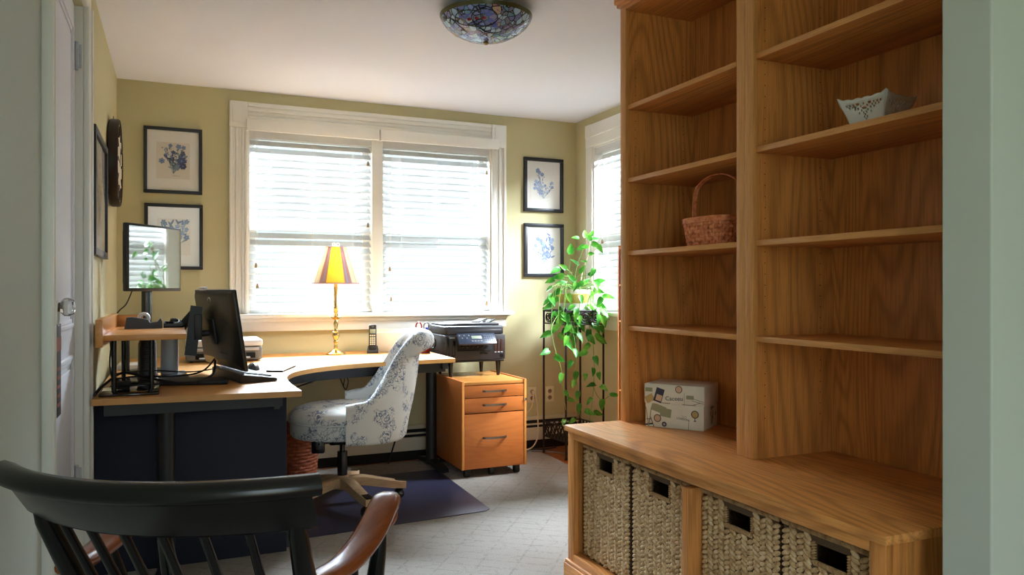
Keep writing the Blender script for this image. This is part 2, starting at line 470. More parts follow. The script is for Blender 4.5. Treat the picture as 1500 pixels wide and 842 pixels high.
struct('floor', B().box(XL-0.15, XR+0.15, -1.6, YB+0.15, FZ-0.08, FZ), 'floor')
struct('ceiling', B().box(XL-0.15, XR+0.4, -1.6, YB+0.15, ZC, ZC+0.1), 'ceil')
W1 = (0.431, 2.116, 1.01, 2.20)     # opening of the wide window: x0,x1,z0,z1
b = B(); Y0, Y1 = YB, YB+0.15
b.box(XL-0.15, W1[0], Y0, Y1, FZ, ZC); b.box(W1[1], XR+0.15, Y0, Y1, FZ, ZC)
b.box(W1[0], W1[1], Y0, Y1, FZ, W1[2]); b.box(W1[0], W1[1], Y0, Y1, W1[3], ZC)
struct('wall_back', b, 'wall', smooth=None)
W2 = (3.85, 4.93, 1.01, 2.21)       # side window: y0,y1,z0,z1
b = B()
b.box(XR, XR+0.10, 2.80, W2[0], FZ, ZC); b.box(XR, XR+0.10, W2[1], YB, FZ, ZC)
b.box(XR, XR+0.10, W2[0], W2[1], FZ, W2[2]); b.box(XR, XR+0.10, W2[0], W2[1], W2[3], ZC)
struct('wall_right', b, 'wall', smooth=None)
b = B(); b.box(XW, XR, YF1, 2.80, FZ, ZC)
struct('wall_alcove', b, 'wall', smooth=None)
DY0, DY1, DZ = 2.44, 3.335, 2.24    # door opening in the left wall
b = B(); b.box(XL-0.15, XL, DY1, YB, FZ, ZC); b.box(XL-0.15, XL, 2.30, DY1, DZ, ZC)
struct('wall_left', b, 'wall', smooth=None)
b = B(); b.box(XL-0.15, XL, -1.0, DY0, FZ, DZ); b.box(XL-0.15, XL, -1.0, 2.30, DZ, ZC)
struct('wall_hall', b, 'sage', smooth=None)
b = B(); b.box(1.50, XR+0.3, YF0, YF1, FZ, ZC, 0.004)
struct('wall_front', b, 'sage', smooth=None)
struct('light_block_right', B().box(1.72, 1.82, 0.05, YF0, FZ, ZC), 'sage', smooth=None)  # added out of view to shade the hall face of wall_front
struct('light_block_rear', B().box(0.40, XR+0.3, -1.6, -1.5, FZ, ZC), 'sage', smooth=None)  # unseen slab, added to cut the sky light reaching wall_front

# ---- door in the left wall
def casing_bar(b, along, a0, a1, face, o0, o1, t=0.024, flip=1):
    pass
door = struct('door_1', B().box(XL-0.068, XL-0.028, DY0+0.004, DY1-0.003, 0.0, DZ-0.004), 'door')
fx = XL-0.028
def panel_mould(y0, y1, z0, z1):
    b = B()
    for k, (w, h) in enumerate(((0.018, 0.010), (0.034, 0.005))):
        b.box(fx, fx+h, y0+k*0.016, y0+k*0.016+0.016, z0, z1, 0.003); b.box(fx, fx+h, y1-k*0.016-0.016, y1-k*0.016, z0, z1, 0.003)
        b.box(fx, fx+h, y0, y1, z0+k*0.016, z0+k*0.016+0.016, 0.003); b.box(fx, fx+h, y0, y1, z1-k*0.016-0.016, z1-k*0.016, 0.003)
    b.box(fx, fx+0.004, y0+0.05, y1-0.05, z0+0.05, z1-0.05, 0.003)
    return b
part('door_panel', panel_mould(DY0+0.10, DY1-0.10, 1.03, 2.14), 'door', door)
part('door_panel', panel_mould(DY0+0.10, DY1-0.10, 0.22, 0.93), 'door', door)
kY, kZ = 2.575, 1.117
kn = part('door_knob', B().add(B().lathe([(0.0, 0.030), (0.016, 0.031), (0.026, 0.040), (0.027, 0.052), (0.020, 0.066), (0.006, 0.070), (0, 0.070)], n=8),
          Matrix.Translation((fx+0.012, kY, kZ)) @ Matrix.Rotation(PI/2, 4, 'Y')), 'crystal', door, smooth=None, label='faceted glass door knob')
part('knob_shank', B().cyl((fx, kY, kZ), (fx+0.044, kY, kZ), 0.010, 0.014), 'oldbrass', kn)
part('rose', B().box(fx, fx+0.004, kY-0.024, kY+0.024, kZ-0.09, kZ+0.035, 0.002), 'oldbrass', door, label='aged brass plate')
for z in (2.05, 0.45):
    b = B(); b.cyl((XL-0.02, DY1-0.009, z-0.045), (XL-0.02, DY1-0.009, z+0.045), 0.007, n=10)
    b.box(XL-0.028, XL-0.004, DY1-0.004, DY1-0.001, z-0.045, z+0.045)
    for k in (-0.03, -0.01, 0.01, 0.03): b.ell((XL-0.012, DY1-0.005, z+k), (0.003, 0.002, 0.003))
    b.ell((XL-0.02, DY1-0.009, z+0.05), (0.008, 0.008, 0.006)); b.ell((XL-0.02, DY1-0.009, z-0.05), (0.008, 0.008, 0.006))
    part('hinge', b, 'silver', door)
b = B()       # jambs and moulded casing round the door
b.box(XL-0.15, XL, DY1-0.002, DY1+0.002, 0, DZ); 
for y0, y1, sgn in ((DY1, DY1+0.10, 1), (DY0-0.11, DY0, -1)):
    b.box(XL-0.002, XL+0.016, y0+0.003, y1-0.003, 0, DZ+0.018, 0.003)
    e = y1 if sgn > 0 else y0
    b.box(XL, XL+0.028, min(e, e-sgn*0.022), max(e, e-sgn*0.022), 0, DZ+0.02, 0.006)
    i = y0 if sgn > 0 else y1
    b.box(XL, XL+0.022, min(i, i+sgn*0.016), max(i, i+sgn*0.016), 0, DZ+0.02, 0.006)
    m_ = (y0+y1)/2
    b.box(XL, XL+0.022, m_-0.012, m_+0.012, 0, DZ+0.02, 0.005)
b.box(XL, XL+0.019, DY0-0.112, DY1+0.102, DZ+0.001, DZ+0.105, 0.004)
b.box(XL, XL+0.045, DY0-0.13, DY1+0.12, DZ+0.10, DZ+0.13, 0.008)
struct('trim_1', b, 'trim')
# tag on a loop hanging from the knob
t = thing('door_hanger', 'long dark printed tag hanging on a loop from the glass door knob', 'door hanger', (fx+0.036, kY, 0.80))
hx = fx+0.036
b = B(); b.torus((hx, kY, kZ-0.010), 0.026, 0.003, 'X', 20, 6, sy=1.0)
for v in b.bm.verts:
    if v.co.z < kZ-0.010: v.co.z -= 0.018
part('loop', b, 'paper', t)
b = B(); b.box(hx-0.0025, hx+0.0025, kY-0.05, kY+0.05, 0.80, kZ-0.050, 0.001)
b.mi = 1; b.box(hx+0.0020, hx+0.0032, kY-0.049, kY+0.049, 0.99, 1.03)
for k in range(5): b.box(hx+0.0020, hx+0.0032, kY-0.036+0.006*(k % 2), kY+0.030, 0.83+k*0.026, 0.840+k*0.026)
part('tag', b, ['hanger', 'tagred'], t)

# ---- windows
def fluted(b, x0, x1, z0, z1, y, horiz=False):
    """moulded casing board in the plane y, projecting to the room (-y)"""
    n = 6
    if not horiz:
        w = (x1-x0)/n
        for k, d in enumerate((0.030, 0.018, 0.024, 0.016, 0.022, 0.028)): b.box(x0+k*w, x0+(k+1)*w, y-d, y, z0, z1, 0.004)
    else:
        w = (z1-z0)/n
        for k, d in enumerate((0.022, 0.016, 0.022, 0.017, 0.024, 0.030)): b.box(x0, x1, y-d, y, z0+k*w, z0+(k+1)*w, 0.004)

def sash_pair(b, x0, x1, z0, z1, y):
    zm = (z0+z1)/2 - 0.02; w = 0.045
    for (za, zb, yy) in ((z0, zm+0.02, y), (zm-0.02, z1, y+0.035)):
        b.box(x0, x0+w, yy, yy+0.03, za, zb, 0.004); b.box(x1-w, x1, yy, yy+0.03, za, zb, 0.004)
        b.box(x0+w-0.001, x1-w+0.001, yy+0.001, yy+0.029, za, za+w, 0.003); b.box(x0+w-0.001, x1-w+0.001, yy+0.001, yy+0.029, zb-w, zb, 0.003)

def slats(x0, x1, z0, z1, y, tilt=43, pitch=0.046):
    b = B(); n = int((z1-z0)/pitch); dz = 0.025*math.sin(R(tilt)); dy = 0.025*math.cos(R(tilt))
    for k in range(n):
        z = z1-0.03-k*pitch; sag = 0.002
        pts = []
        for q, off in ((-1, 0), (0, sag), (1, 0)): pts.append((q*dy, -q*dz*-1, off))
        # room edge low, outer edge high, crowned, 2.5 mm thick
        prof = [(-dy, -dz), (0.0016, 0.0022), (dy, dz), (dy+0.001, dz-0.003), (0.003, -0.001), (-dy+0.001, -dz-0.003)]
        b.loft([[(x0, y+p, z+q) for p, q in prof], [(x1, y+p, z+q) for p, q in prof]])
    return b

def blind(label, x0, x1, z0, z1, y, cords, frame=None, vx=None, tilt=43):
    """wooden slat blind; frame maps wall coordinates into the room"""
    F = frame or Matrix.Identity(4)
    base = F @ Vector(((x0+x1)/2, y, z0))
    t = thing('window_blind', label, 'blind', base, 0, 'white slat blinds')
    def pt(n, bb, m, par=t, sm=30):
        bb.bm.transform(F); return part(n, bb, m, par, sm)
    pt('slats', slats(x0+0.004, x1-0.004, z0+0.03, z1-0.04, y, tilt), 'slat', sm=50)
    pt('head_rail', B().box(x0, x1, y-0.03, y+0.03, z1-0.045, z1), 'slat')
    pt('bottom_rail', B().box(x0+0.004, x1-0.004, y-0.028, y+0.012, z0+0.004, z0+0.026, 0.004), 'slat')
    if vx:
        v = B(); v.box(vx[0], vx[1], y-0.110, y-0.092, z1-0.012, z1+0.062, 0.004)
        v.box(vx[0], vx[0]+0.014, y-0.095, y-0.06, z1-0.012, z1+0.062); v.box(vx[1]-0.014, vx[1], y-0.095, y-0.06, z1-0.012, z1+0.062)
        pt('valance', v, 'trim')
    lad = B()
    for f in (0.16, 0.5, 0.84):
        x = x0+(x1-x0)*f
        for dx in (-0.006, 0.006): lad.cyl((x+dx, y-0.028, z0+0.02), (x+dx, y-0.028, z1-0.03), 0.0011, n=5)
    pt('ladder_cords', lad, 'cord')
    for (cx, zt) in cords:
        c = pt('pull_cord', B().cyl((cx, y-0.036, zt+0.02), (cx, y-0.036, z1-0.03), 0.0014, n=5), 'cord')
        tb = B().lathe([(0.003, zt+0.026), (0.006, zt+0.018), (0.009, zt), (0.008, zt-0.004), (0.002, zt-0.005)], cx, y-0.036, 10)
        pt('tassel', tb, 'tassel', c)
    return t

# wide double window in the back wall
x0, x1, z0, z1 = W1; MX0, MX1 = 1.238, 1.314
b = B(); yw = YB
b.box(MX0, MX1, YB-0.012, YB+0.13, z0, z1, 0.003)                        # post between the two lights
b.box(x0-0.002, x0+0.012, YB-0.01, YB+0.14, z0, z1); b.box(x1-0.012, x1+0.002, YB-0.01, YB+0.14, z0, z1)
b.box(x0, x1, YB-0.01, YB+0.14, z1-0.012, z1+0.002)
sash_pair(b, x0+0.012, MX0, z0, z1-0.012, YB+0.07); sash_pair(b, MX1, x1-0.012, z0, z1-0.012, YB+0.07)
win1 = struct('window_1', b, 'trim')
b = B(); b.box(x0+0.02, MX0-0.01, YB+0.085, YB+0.089, z0+0.02, z1-0.02); b.box(MX1+0.01, x1-0.02, YB+0.085, YB+0.089, z0+0.02, z1-0.02)
part('window_pane', b, 'pane', win1, None)
b = B(); fluted(b, 0.320, x0, z0, z1, YB); fluted(b, 2.229, x1, z0, z1, YB)
b.box(0.320, x0, YB-0.032, YB, z1, 2.365, 0.004); b.box(x1, 2.229, YB-0.032, YB, z1, 2.365, 0.004)
b.box(0.338, x0-0.02, YB-0.036, YB, z1+0.03, 2.345, 0.004); b.box(x1+0.02, 2.211, YB-0.036, YB, z1+0.03, 2.345, 0.004)
fluted(b, x0, x1, z1, 2.365, YB, True)
part('casing', b, 'trim', win1)
b = B(); b.box(0.285, 2.275, YB-0.075, YB+0.07, z0-0.03, z0, 0.008)
part('window_sill', b, 'trim', win1)
b = B(); b.box(0.335, 2.229, YB-0.028, YB, 0.895, z0-0.03, 0.003); b.box(0.335, 2.229, YB-0.045, YB, z0-0.055, z0-0.03, 0.008)
part('apron', b, 'trim', win1)
yb = YB+0.03
def wz(u, v): p = at(u, v, Y=yb-0.036); return (p.x, p.z)
blind('white slat blind on the left half of the wide window, brass lamp before it', x0+0.012, MX0, z0, z1-0.012, yb,
      [wz(375, 391), wz(377, 421), wz(539, 242), wz(539, 332)], vx=(0.42, 1.274))
blind('white slat blind on the right half of the wide window, above the black printer', MX1, x1-0.012, z0, z1-0.012, yb,
      [wz(571, 396), wz(573, 440), wz(713, 255), wz(713, 446)], vx=(1.282, 2.150))

# side window in the right wall: built in wall coordinates (x along the wall from far to near)
F2 = Matrix.Translation((XR, YB, 0)) @ Matrix.Rotation(-PI/2, 4, 'Z')    # wall x -> -Y, wall -y -> -X (into the room)
a0, a1 = YB-W2[1], YB-W2[0]; z0, z1 = W2[2], W2[3]
def two(bb): bb.bm.transform(F2); return bb
b = B(); b.box(a0-0.002, a0+0.012, -0.01, 0.11, z0, z1); b.box(a1-0.012, a1+0.002, -0.01, 0.11, z0, z1); b.box(a0+0.012, a1-0.012, -0.01, 0.11, z1-0.012, z1+0.002)
sash_pair(b, a0+0.012, a1-0.012, z0, z1-0.012, 0.062)
win2 = struct('window_2', two(b), 'trim')
b = B(); b.box(a0+0.02, a1-0.02, 0.076, 0.080, z0+0.02, z1-0.02); part('window_pane', two(b), 'pane', win2, None)
b = B(); b.box(a0-0.095, a0, -0.024, 0, z0, z1, 0.004); b.box(a1, a1+0.095, -0.024, 0, z0, z1, 0.004)
b.box(a0-0.095, a1+0.095, -0.026, 0, z1, 2.375, 0.004); b.box(a0-0.095, a0-0.01, -0.03, 0, z1+0.07, 2.375, 0.004)
b.box(a0-0.01, a1+0.01, -0.034, 0, z1+0.07, z1+0.082, 0.003)
part('casing', two(b), 'trim', win2)
b = B(); b.box(a0-0.12, a1+0.12, -0.07, 0.07, z0-0.03, z0, 0.008); part('window_sill', two(b), 'trim', win2)
b = B(); b.box(a0-0.095, a1+0.095, -0.024, 0, 0.88, z0-0.03, 0.003); part('apron', two(b), 'trim', win2)
blind('white slat blind of the side window behind the hanging plant', a0+0.012, a1-0.012, z0, z1-0.012, 0.03, [(a0+0.12, 1.5)], frame=F2, tilt=54)

# ---- baseboard heater along the back wall
b = B(); hy = YB-0.07
b.box(-0.31, 2.80, hy, YB-0.002, 0.055, 0.145, 0.003); b.box(-0.31, 2.80, hy+0.012, YB-0.002, 0.20, 0.222, 0.003)
b.box(-0.31, 2.80, hy, hy+0.006, 0.166, 0.178)
h = thing('baseboard_heater', 'long cream baseboard heater with dark slots along the back wall', 'heater', (1.25, YB-0.04, FZ))
part('cover', b, 'heater', h)
b = B(); b.box(-0.305, 2.795, hy+0.02, YB-0.003, FZ, 0.215); part('slot_shade', b, 'dark', h)  # plain dark block; the shade inside the slots is put into its colour
b = B(); b.box(XR-0.014, XR, 2.9, YB-0.09, FZ, 0.14, 0.003)
struct('baseboard_right', b, 'trim')
b = B(); b.box(XL, XL+0.014, 3.45, YB-0.09, 0, 0.14, 0.003)
struct('baseboard_left', b, 'trim')

# ---- carpet
b = B(); b.prism([(XL+0.016, 0.2), (2.04, 0.2), (2.04, 2.0), (2.39, 2.9), (2.40, 4.5), (2.42, 4.9), (2.33, 5.08), (XL+0.016, 5.08)], FZ+0.0005, 0.0)
solo('carpet', b, 'carpet', 'large beige carpet with a faint line pattern covering the office floor', 'carpet', smooth=None)

# ================================================================== BOOKCASE
# base cabinet: front plane x = 1.46
BX, BX1, BY0, BY1, BT = 1.46, 2.055, 1.248, 2.769, 0.62
base = thing('base_cabinet', 'long low oak cabinet holding four woven baskets, under the tall shelves', 'cabinet', (1.76, 2.0, 0))
part('top', B().box(BX-0.012, BX1, BY0-0.012, BY1+0.012, BT-0.024, BT, 0.005), 'oakY', base)
part('end_panel', B().box(BX+0.022, BX1, BY1-0.02, BY1, 0.0, BT-0.024), 'oakZ', base)
part('end_panel', B().box(BX+0.022, BX1, BY0, BY0+0.02, 0.0, BT-0.024), 'oakZ', base)
part('back_panel', B().box(BX1-0.012, BX1, BY0+0.02, BY1-0.02, 0.0, BT-0.024), 'oakZ', base)
part('bottom_panel', B().box(BX+0.02, BX1-0.012, BY0+0.02, BY1-0.02, 0.09, 0.106), 'oakY', base)
part('stile', B().box(BX, BX+0.022, BY1-0.048, BY1, 0.07, BT-0.024, 0.002), 'oakZ', base)
part('stile', B().box(BX, BX+0.022, BY0, BY0+0.044, 0.07, BT-0.024, 0.002), 'oakZ', base)
part('divider', B().box(BX, BX1-0.012, 1.970, 2.006, 0.106, BT-0.070, 0.002), 'oakZ', base)
part('top_rail', B().box(BX, BX+0.022, BY0+0.044, BY1-0.048, BT-0.052, BT-0.024, 0.002), 'oakY', base)
part('bottom_rail', B().box(BX, BX+0.022, BY0+0.044, BY1-0.048, 0.07, 0.110, 0.002), 'oakY', base)
b = B(); b.box(BX-0.014, BX+0.02, BY0-0.012, BY1+0.014, 0.0, 0.066, 0.004); b.box(BX-0.010, BX+0.02, BY0-0.008, BY1+0.010, 0.066, 0.080, 0.005)
b.box(BX-0.012, BX1, BY1, BY1+0.014, 0.0, 0.07, 0.004)
part('plinth', b, 'oakY', base)

# two tall shelf units on it: front plane x = 1.707
UX = 1.707; UB = 2.045; UT = 2.34
SH = (1.930, 1.628, 1.327, 1.018)
def hutch(y0, y1, label):
    t = thing('shelf_unit', label, 'bookcase', (1.88, (y0+y1)/2, BT), 0, 'tall oak shelf units')
    part('back_panel', B().box(UB, UB+0.010, y0+0.01, y1-0.01, BT, UT), 'oakZ', t)
    part('stile', B().box(UX, UX+0.020, y1-0.040, y1, BT, UT, 0.0025), 'oakEdgeZ', t)
    part('stile', B().box(UX, UX+0.020, y0, y0+0.040, BT, UT, 0.0025), 'oakEdgeZ', t)
    part('top_panel', B().box(UX+0.018, UB, y0+0.018, y1-0.018, UT-0.02, UT), 'oakY', t)
    for z in SH:
        b = B(); b.box(UX+0.012, UB, y0+0.038, y1-0.038, z-0.019, z, 0.002); b.bm.normal_update()
        for f in b.bm.faces:
            if f.normal.x < -0.4: f.material_index = 1
        part('shelf', b, ['oakY', 'oakEdgeY'], t)
    for ya, yb2, y in ((y1-0.038, y1-0.018, y1-0.0385), (y0+0.018, y0+0.038, y0+0.0385)):
        b = B(); b.box(UX+0.018, UB, ya, yb2, BT, UT); b.mi = 1
        for x in (UX+0.05, UB-0.05):
            for k in range(40):
                z = 0.75+k*0.036
                if min(abs(z-s) for s in SH) > 0.02: b.cyl((x, y-0.0006, z), (x, y+0.0006, z), 0.0017, n=6)
        part('side_panel', b, ['oakZ', 'dark'], t, None)
    b = B()      # crown moulding
    f0, f1 = UX-0.004, UX
    b.box(UX-0.012, UX+0.02, y0, y1+(0.012 if y1 > 2.5 else 0), UT, UT+0.018, 0.004)
    b.box(UX-0.022, UX+0.02, y0, y1+(0.020 if y1 > 2.5 else 0), UT+0.014, UT+0.050, 0.008)
    b.box(UX-0.010, UB, y0, y1+(0.008 if y1 > 2.5 else 0), UT+0.045, UT+0.070, 0.004)
    part('crown', b, 'oakY', t)
    part('top_rail', B().box(UX, UX+0.02, y0+0.04, y1-0.04, UT-0.018, UT, 0.002), 'oakY', t)
    return t
hutch(2.0045, 2.770, 'tall oak shelf unit holding the handled basket and the printed box')
hutch(1.238, 2.0035, 'tall oak shelf unit with the white lattice bowl, nearest the doorway')

# ---- woven seagrass baskets in the base cabinet
def seagrass():
    t = thing('seagrass_basket', 'x', 'basket', (0, 0, 0), 0, 'seagrass baskets in the cabinet')
    W, H, D = 0.335, 0.450, 0.44       # along y, z, x ; front face at x=0
    hw, hz0, hz1 = 0.052, H-0.088, H-0.040
    def stitch(b, y, z, a, s=1.0, front=True):
        b.ell((0.003, y, z), (0.0080, 0.0165*s, 0.0072), Euler((a, 0, 0)), 8, 6)
    rp = 0.0150; b = B(); rows = int((H-0.03)/rp); cols = 13
    for c in range(cols):
        y = -W/2+0.014+(W-0.028)*c/(cols-1)
        for r in range(rows):
            z = 0.009+r*rp+(rp/2 if c % 2 else 0)
            if abs(y) < hw+0.012 and hz0-0.012 < z < hz1+0.012: continue
            stitch(b, y+random.uniform(-.001, .001), z+random.uniform(-.001, .001), R(32 if c % 2 else -28)+random.uniform(-.15, .15), random.uniform(0.9, 1.1))
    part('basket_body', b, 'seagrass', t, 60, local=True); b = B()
    # walls behind the stitches, coloured as the gaps' shade; hand hole left open
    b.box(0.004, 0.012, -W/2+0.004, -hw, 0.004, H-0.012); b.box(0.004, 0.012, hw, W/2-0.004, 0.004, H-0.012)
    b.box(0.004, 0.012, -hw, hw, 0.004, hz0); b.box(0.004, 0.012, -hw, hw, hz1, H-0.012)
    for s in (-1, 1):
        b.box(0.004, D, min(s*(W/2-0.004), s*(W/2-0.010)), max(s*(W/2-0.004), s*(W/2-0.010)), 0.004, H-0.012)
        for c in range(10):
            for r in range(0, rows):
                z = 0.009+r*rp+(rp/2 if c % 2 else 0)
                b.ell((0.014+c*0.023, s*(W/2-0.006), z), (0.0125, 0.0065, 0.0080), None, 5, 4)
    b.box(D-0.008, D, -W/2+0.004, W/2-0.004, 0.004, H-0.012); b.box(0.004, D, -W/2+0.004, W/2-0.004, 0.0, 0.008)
    part('gap_backing', b, 'seagrassShade', t, 60, local=True)
    def braid(b, p0, p1, r):
        p0, p1 = Vector(p0), Vector(p1); n = max(4, int((p1-p0).length/0.0062)); d = (p1-p0).normalized()
        up = Vector((1, 0, 0))
        for i in range(n+1):
            p = p0+(p1-p0)*i/n
            q = d.cross(up)
            rot = Matrix((d, q, up)).transposed().to_euler()
            rot = (rot.to_matrix() @ Euler((0, 0, R(25))).to_matrix()).to_euler()
            b.ell(p, (0.0042, r*1.05, r), rot, 6, 5)
    b = B(); braid(b, (0.004, -W/2+0.006, H-0.012), (0.004, W/2-0.006, H-0.012), 0.011)
    for s in (-1, 1): braid(b, (0.008, s*(W/2-0.006), H-0.012), (D-0.004, s*(W/2-0.006), H-0.012), 0.010)
    braid(b, (D-0.004, -W/2+0.006, H-0.012), (D-0.004, W/2-0.006, H-0.012), 0.010)
    part('rim', b, 'seagrassTrim', t, 60, local=True)
    b = B(); y0, y1 = -hw-0.002, hw+0.002
    braid(b, (0.005, y0, hz0-0.004), (0.005, y1, hz0-0.004), 0.0085); braid(b, (0.005, y0-0.004, hz0), (0.005, y0-0.004, hz1), 0.008); braid(b, (0.005, y1+0.004, hz0), (0.005, y1+0.004, hz1), 0.008)
    part('hand_hole_edge', b, 'seagrassTrim', t, 60, local=True)
    return t
sg = seagrass()
spots = [(2.544, 'seagrass basket at the far end of the low cabinet, nearest the plant stand'),
         (2.186, 'second seagrass basket from the plant, just beside the cabinet divider'),
         (1.795, 'third seagrass basket from the plant, nearer the camera than the divider'),
         (1.450, 'seagrass basket nearest the camera, at the doorway end of the cabinet')]
for i, (y, lb) in enumerate(spots):
    if i == 0: sg.location = (BX+0.040, y, 0.108); sg['label'] = lb
    else: copy_tree(sg, (BX+0.040+(0.004 if i > 1 else 0), y, 0.108), 0, lb)

# ---- keepsake box on the cabinet top, in the far unit
bx = thing('keepsake_box', 'cream lidded box printed with travel stickers on the cabinet top', 'box', (1.733, 2.622, BT), math.atan2(-0.196, 0.141))
L_, D_, H_ = 0.238, 0.185, 0.172
bodyB = B(); bodyB.box(0, L_, 0.0, D_, 0.0, 0.098, 0.002)
M['boxpaper'] = plain('printed_box_paper', (224, 217, 198), 0.6, var=0.07)
lidB = B().box(-0.003, L_+0.003, -0.003, D_+0.003, 0.094, H_, 0.002)
M['stNavy'] = plain('sticker_navy', (52, 58, 78), 0.6); M['stTan'] = plain('sticker_tan', (186, 158, 100), 0.6)
M['stSage'] = plain('sticker_sage', (150, 150, 116), 0.6); M['stBrown'] = plain('sticker_brown', (92, 66, 50), 0.6)
M['stPeach'] = plain('sticker_peach', (206, 170, 140), 0.6)
def disc(b, cx, cz, r, y, mi, n=20):
    b.mi = mi or 5; b.face([(cx+r*math.cos(2*PI*i/n), y, cz+r*math.sin(2*PI*i/n)) for i in range(n)])
def rect(b, cx, cz, w, h, y, mi, a=0):
    ca, sa = math.cos(a), math.sin(a); b.mi = mi or 5
    b.face([(cx+p*ca-q*sa, y, cz+p*sa+q*ca) for p, q in ((-w/2, -h/2), (w/2, -h/2), (w/2, h/2), (-w/2, h/2))])
STK = ['boxpaper', 'stTan', 'stSage', 'stBrown', 'stPeach', 'stNavy']
XZ = Matrix.Rotation(PI/2, 4, 'X')
b = B(); y = -0.0038
rect(b, 0.016, 0.148, 0.030, 0.016, y, 2); rect(b, 0.019, 0.113, 0.036, 0.028, y, 1, 0.5)
rect(b, 0.058, 0.128, 0.034, 0.056, y-0.0004, 0, -0.28); rect(b, 0.058, 0.118, 0.024, 0.024, y-0.0008, 4, -0.28)
disc(b, 0.139, 0.155, 0.0145, y, 3); disc(b, 0.139, 0.155, 0.0115, y-0.0004, 4)
rect(b, 0.161, 0.118, 0.001, 0.052, y, 3); rect(b, 0.085, 0.0985, 0.04, 0.002, y, 3); rect(b, 0.18, 0.0975, 0.055, 0.002, y, 3)
rect(b, 0.184, 0.127, 0.030, 0.015, y, 2); rect(b, 0.215, 0.118, 0.05, 0.0015, y, 3, -0.25); rect(b, 0.215, 0.110, 0.05, 0.0015, y, 3, -0.2); rect(b, 0.212, 0.104, 0.03, 0.0015, y, 3, 0.3)
b.mi = 5; b.text('Caceeu', 0.024, Matrix.Translation((0.120, y-0.0002, 0.118)) @ Matrix.Rotation(-0.05, 4, 'Y') @ XZ, 0.0003)
part('lid', lidB.add(b), STK, bx, 30, local=True)
b = B(); y = -0.0012
rect(b, 0.055, 0.075, 0.06, 0.030, y, 2, -0.3); rect(b, 0.085, 0.060, 0.045, 0.034, y-0.0003, 2, -0.12)
disc(b, 0.051, 0.036, 0.0155, y-0.0006, 3); disc(b, 0.051, 0.036, 0.0122, y-0.001, 4); disc(b, 0.079, 0.014, 0.010, y, 0); disc(b, 0.079, 0.014, 0.0045, y-0.0004, 4)
disc(b, 0.203, 0.062, 0.0155, y, 3); disc(b, 0.203, 0.062, 0.012, y-0.0004, 1); rect(b, 0.203, 0.036, 0.010, 0.003, y, 3); rect(b, 0.203, 0.042, 0.003, 0.012, y, 3)
for s in (-1, 1): rect(b, 0.014+s*0.006, 0.040, 0.0035, 0.075, y, 2, -s*0.14)
rect(b, 0.014, 0.030, 0.018, 0.003, y, 0); rect(b, 0.016, 0.010, 0.03, 0.006, y, 0, 0.2); rect(b, 0.029, 0.020, 0.003, 0.04, y, 3, 0.35)
rect(b, 0.178, 0.020, 0.0015, 0.04, y, 3, -0.08)
b.mi = 3; b.text('LONDON', 0.011, Matrix.Translation((0.154, y-0.0002, 0.040)) @ Matrix.Rotation(0.12, 4, 'Y') @ XZ, 0.0003)
for k in range(3): rect(b, 0.16, 0.052-k*0.005, 0.022, 0.0008, y, 3, -0.1)
bodyB.add(b)
b = B(); x = L_+0.0012
for k in range(9):
    cy, cz, r = random.uniform(0.03, D_-0.03), random.uniform(0.02, 0.08), random.uniform(0.008, 0.018); b.mi = k % 5+1
    b.face([(x+k*0.0002, cy+r*math.cos(a*PI/4+k), cz+r*math.sin(a*PI/4+k)) for a in range(8)])
bodyB.add(b)
part('box_body', bodyB, STK, bx, 30, local=True)

# ---- splint basket with bentwood handle
def oval(cx, cy, rx, ry, z, n=40, p=2.8):
    out = []
    for i in range(n):
        a = 2*PI*i/n; c, s = math.cos(a), math.sin(a)
        out.append((cx+rx*abs(c)**(2/p)*(1 if c >= 0 else -1), cy+ry*abs(s)**(2/p)*(1 if s >= 0 else -1), z))
    return out
hb = thing('handled_basket', 'small orange splint basket with a tall bent handle on the shelf', 'basket', (1.86, 2.335, SH[2]))
cx, cy, zb = 1.86, 2.335, SH[2]
b = B(); nr = 6; N = 44
for r in range(nr):
    z0_, z1_ = zb+0.004+r*0.0145, zb+0.004+r*0.0145+0.0135
    g = 0.082+0.012*r/nr; gy = 0.116+0.016*r/nr
    ra, rb_ = [], []
    rings = []
    for (zz, off) in ((z0_, 0), (z0_+0.003, 0.0025), (z1_-0.003, 0.0025), (z1_, 0)):
        q = oval(cx, cy, g, gy, zz, N*2)
        ring = []
        for i, p in enumerate(q):
            k = (i//2 + r) % 2
            d = Vector((p[0]-cx, p[1]-cy, 0)).normalized()
            o = (0.0035 if k else -0.003)+off
            ring.append((p[0]+d.x*o, p[1]+d.y*o, zz))
        rings.append(ring)
    b.loft(rings, False, False)
q = [oval(cx, cy, 0.078, 0.112, zb+0.002, N), oval(cx, cy, 0.092, 0.130, zb+0.092, N)]
b.loft(q, True, False)
for i in range(N):      # upright splints
    if i % 1 == 0:
        p0 = Vector(oval(cx, cy, 0.0825, 0.1165, zb, N)[i]); p1 = Vector(oval(cx, cy, 0.0955, 0.133, zb+0.094, N)[i])
        b.cyl(p0, p1, 0.0028, n=5)
part('basket_body', b, 'splint', hb, 60)
b = B(); o1 = oval(cx, cy, 0.100, 0.138, 0, 48); i1 = oval(cx, cy, 0.093, 0.131, 0, 48)
prof = []
b.loft([[(x, y, zb+0.088) for x, y, _ in o1], [(x, y, zb+0.108) for x, y, _ in o1], [(x, y, zb+0.108) for x, y, _ in i1], [(x, y, zb+0.088) for x, y, _ in i1], [(x, y, zb+0.088) for x, y, _ in o1]], False, False)
part('rim', b, 'splint', hb, 40)
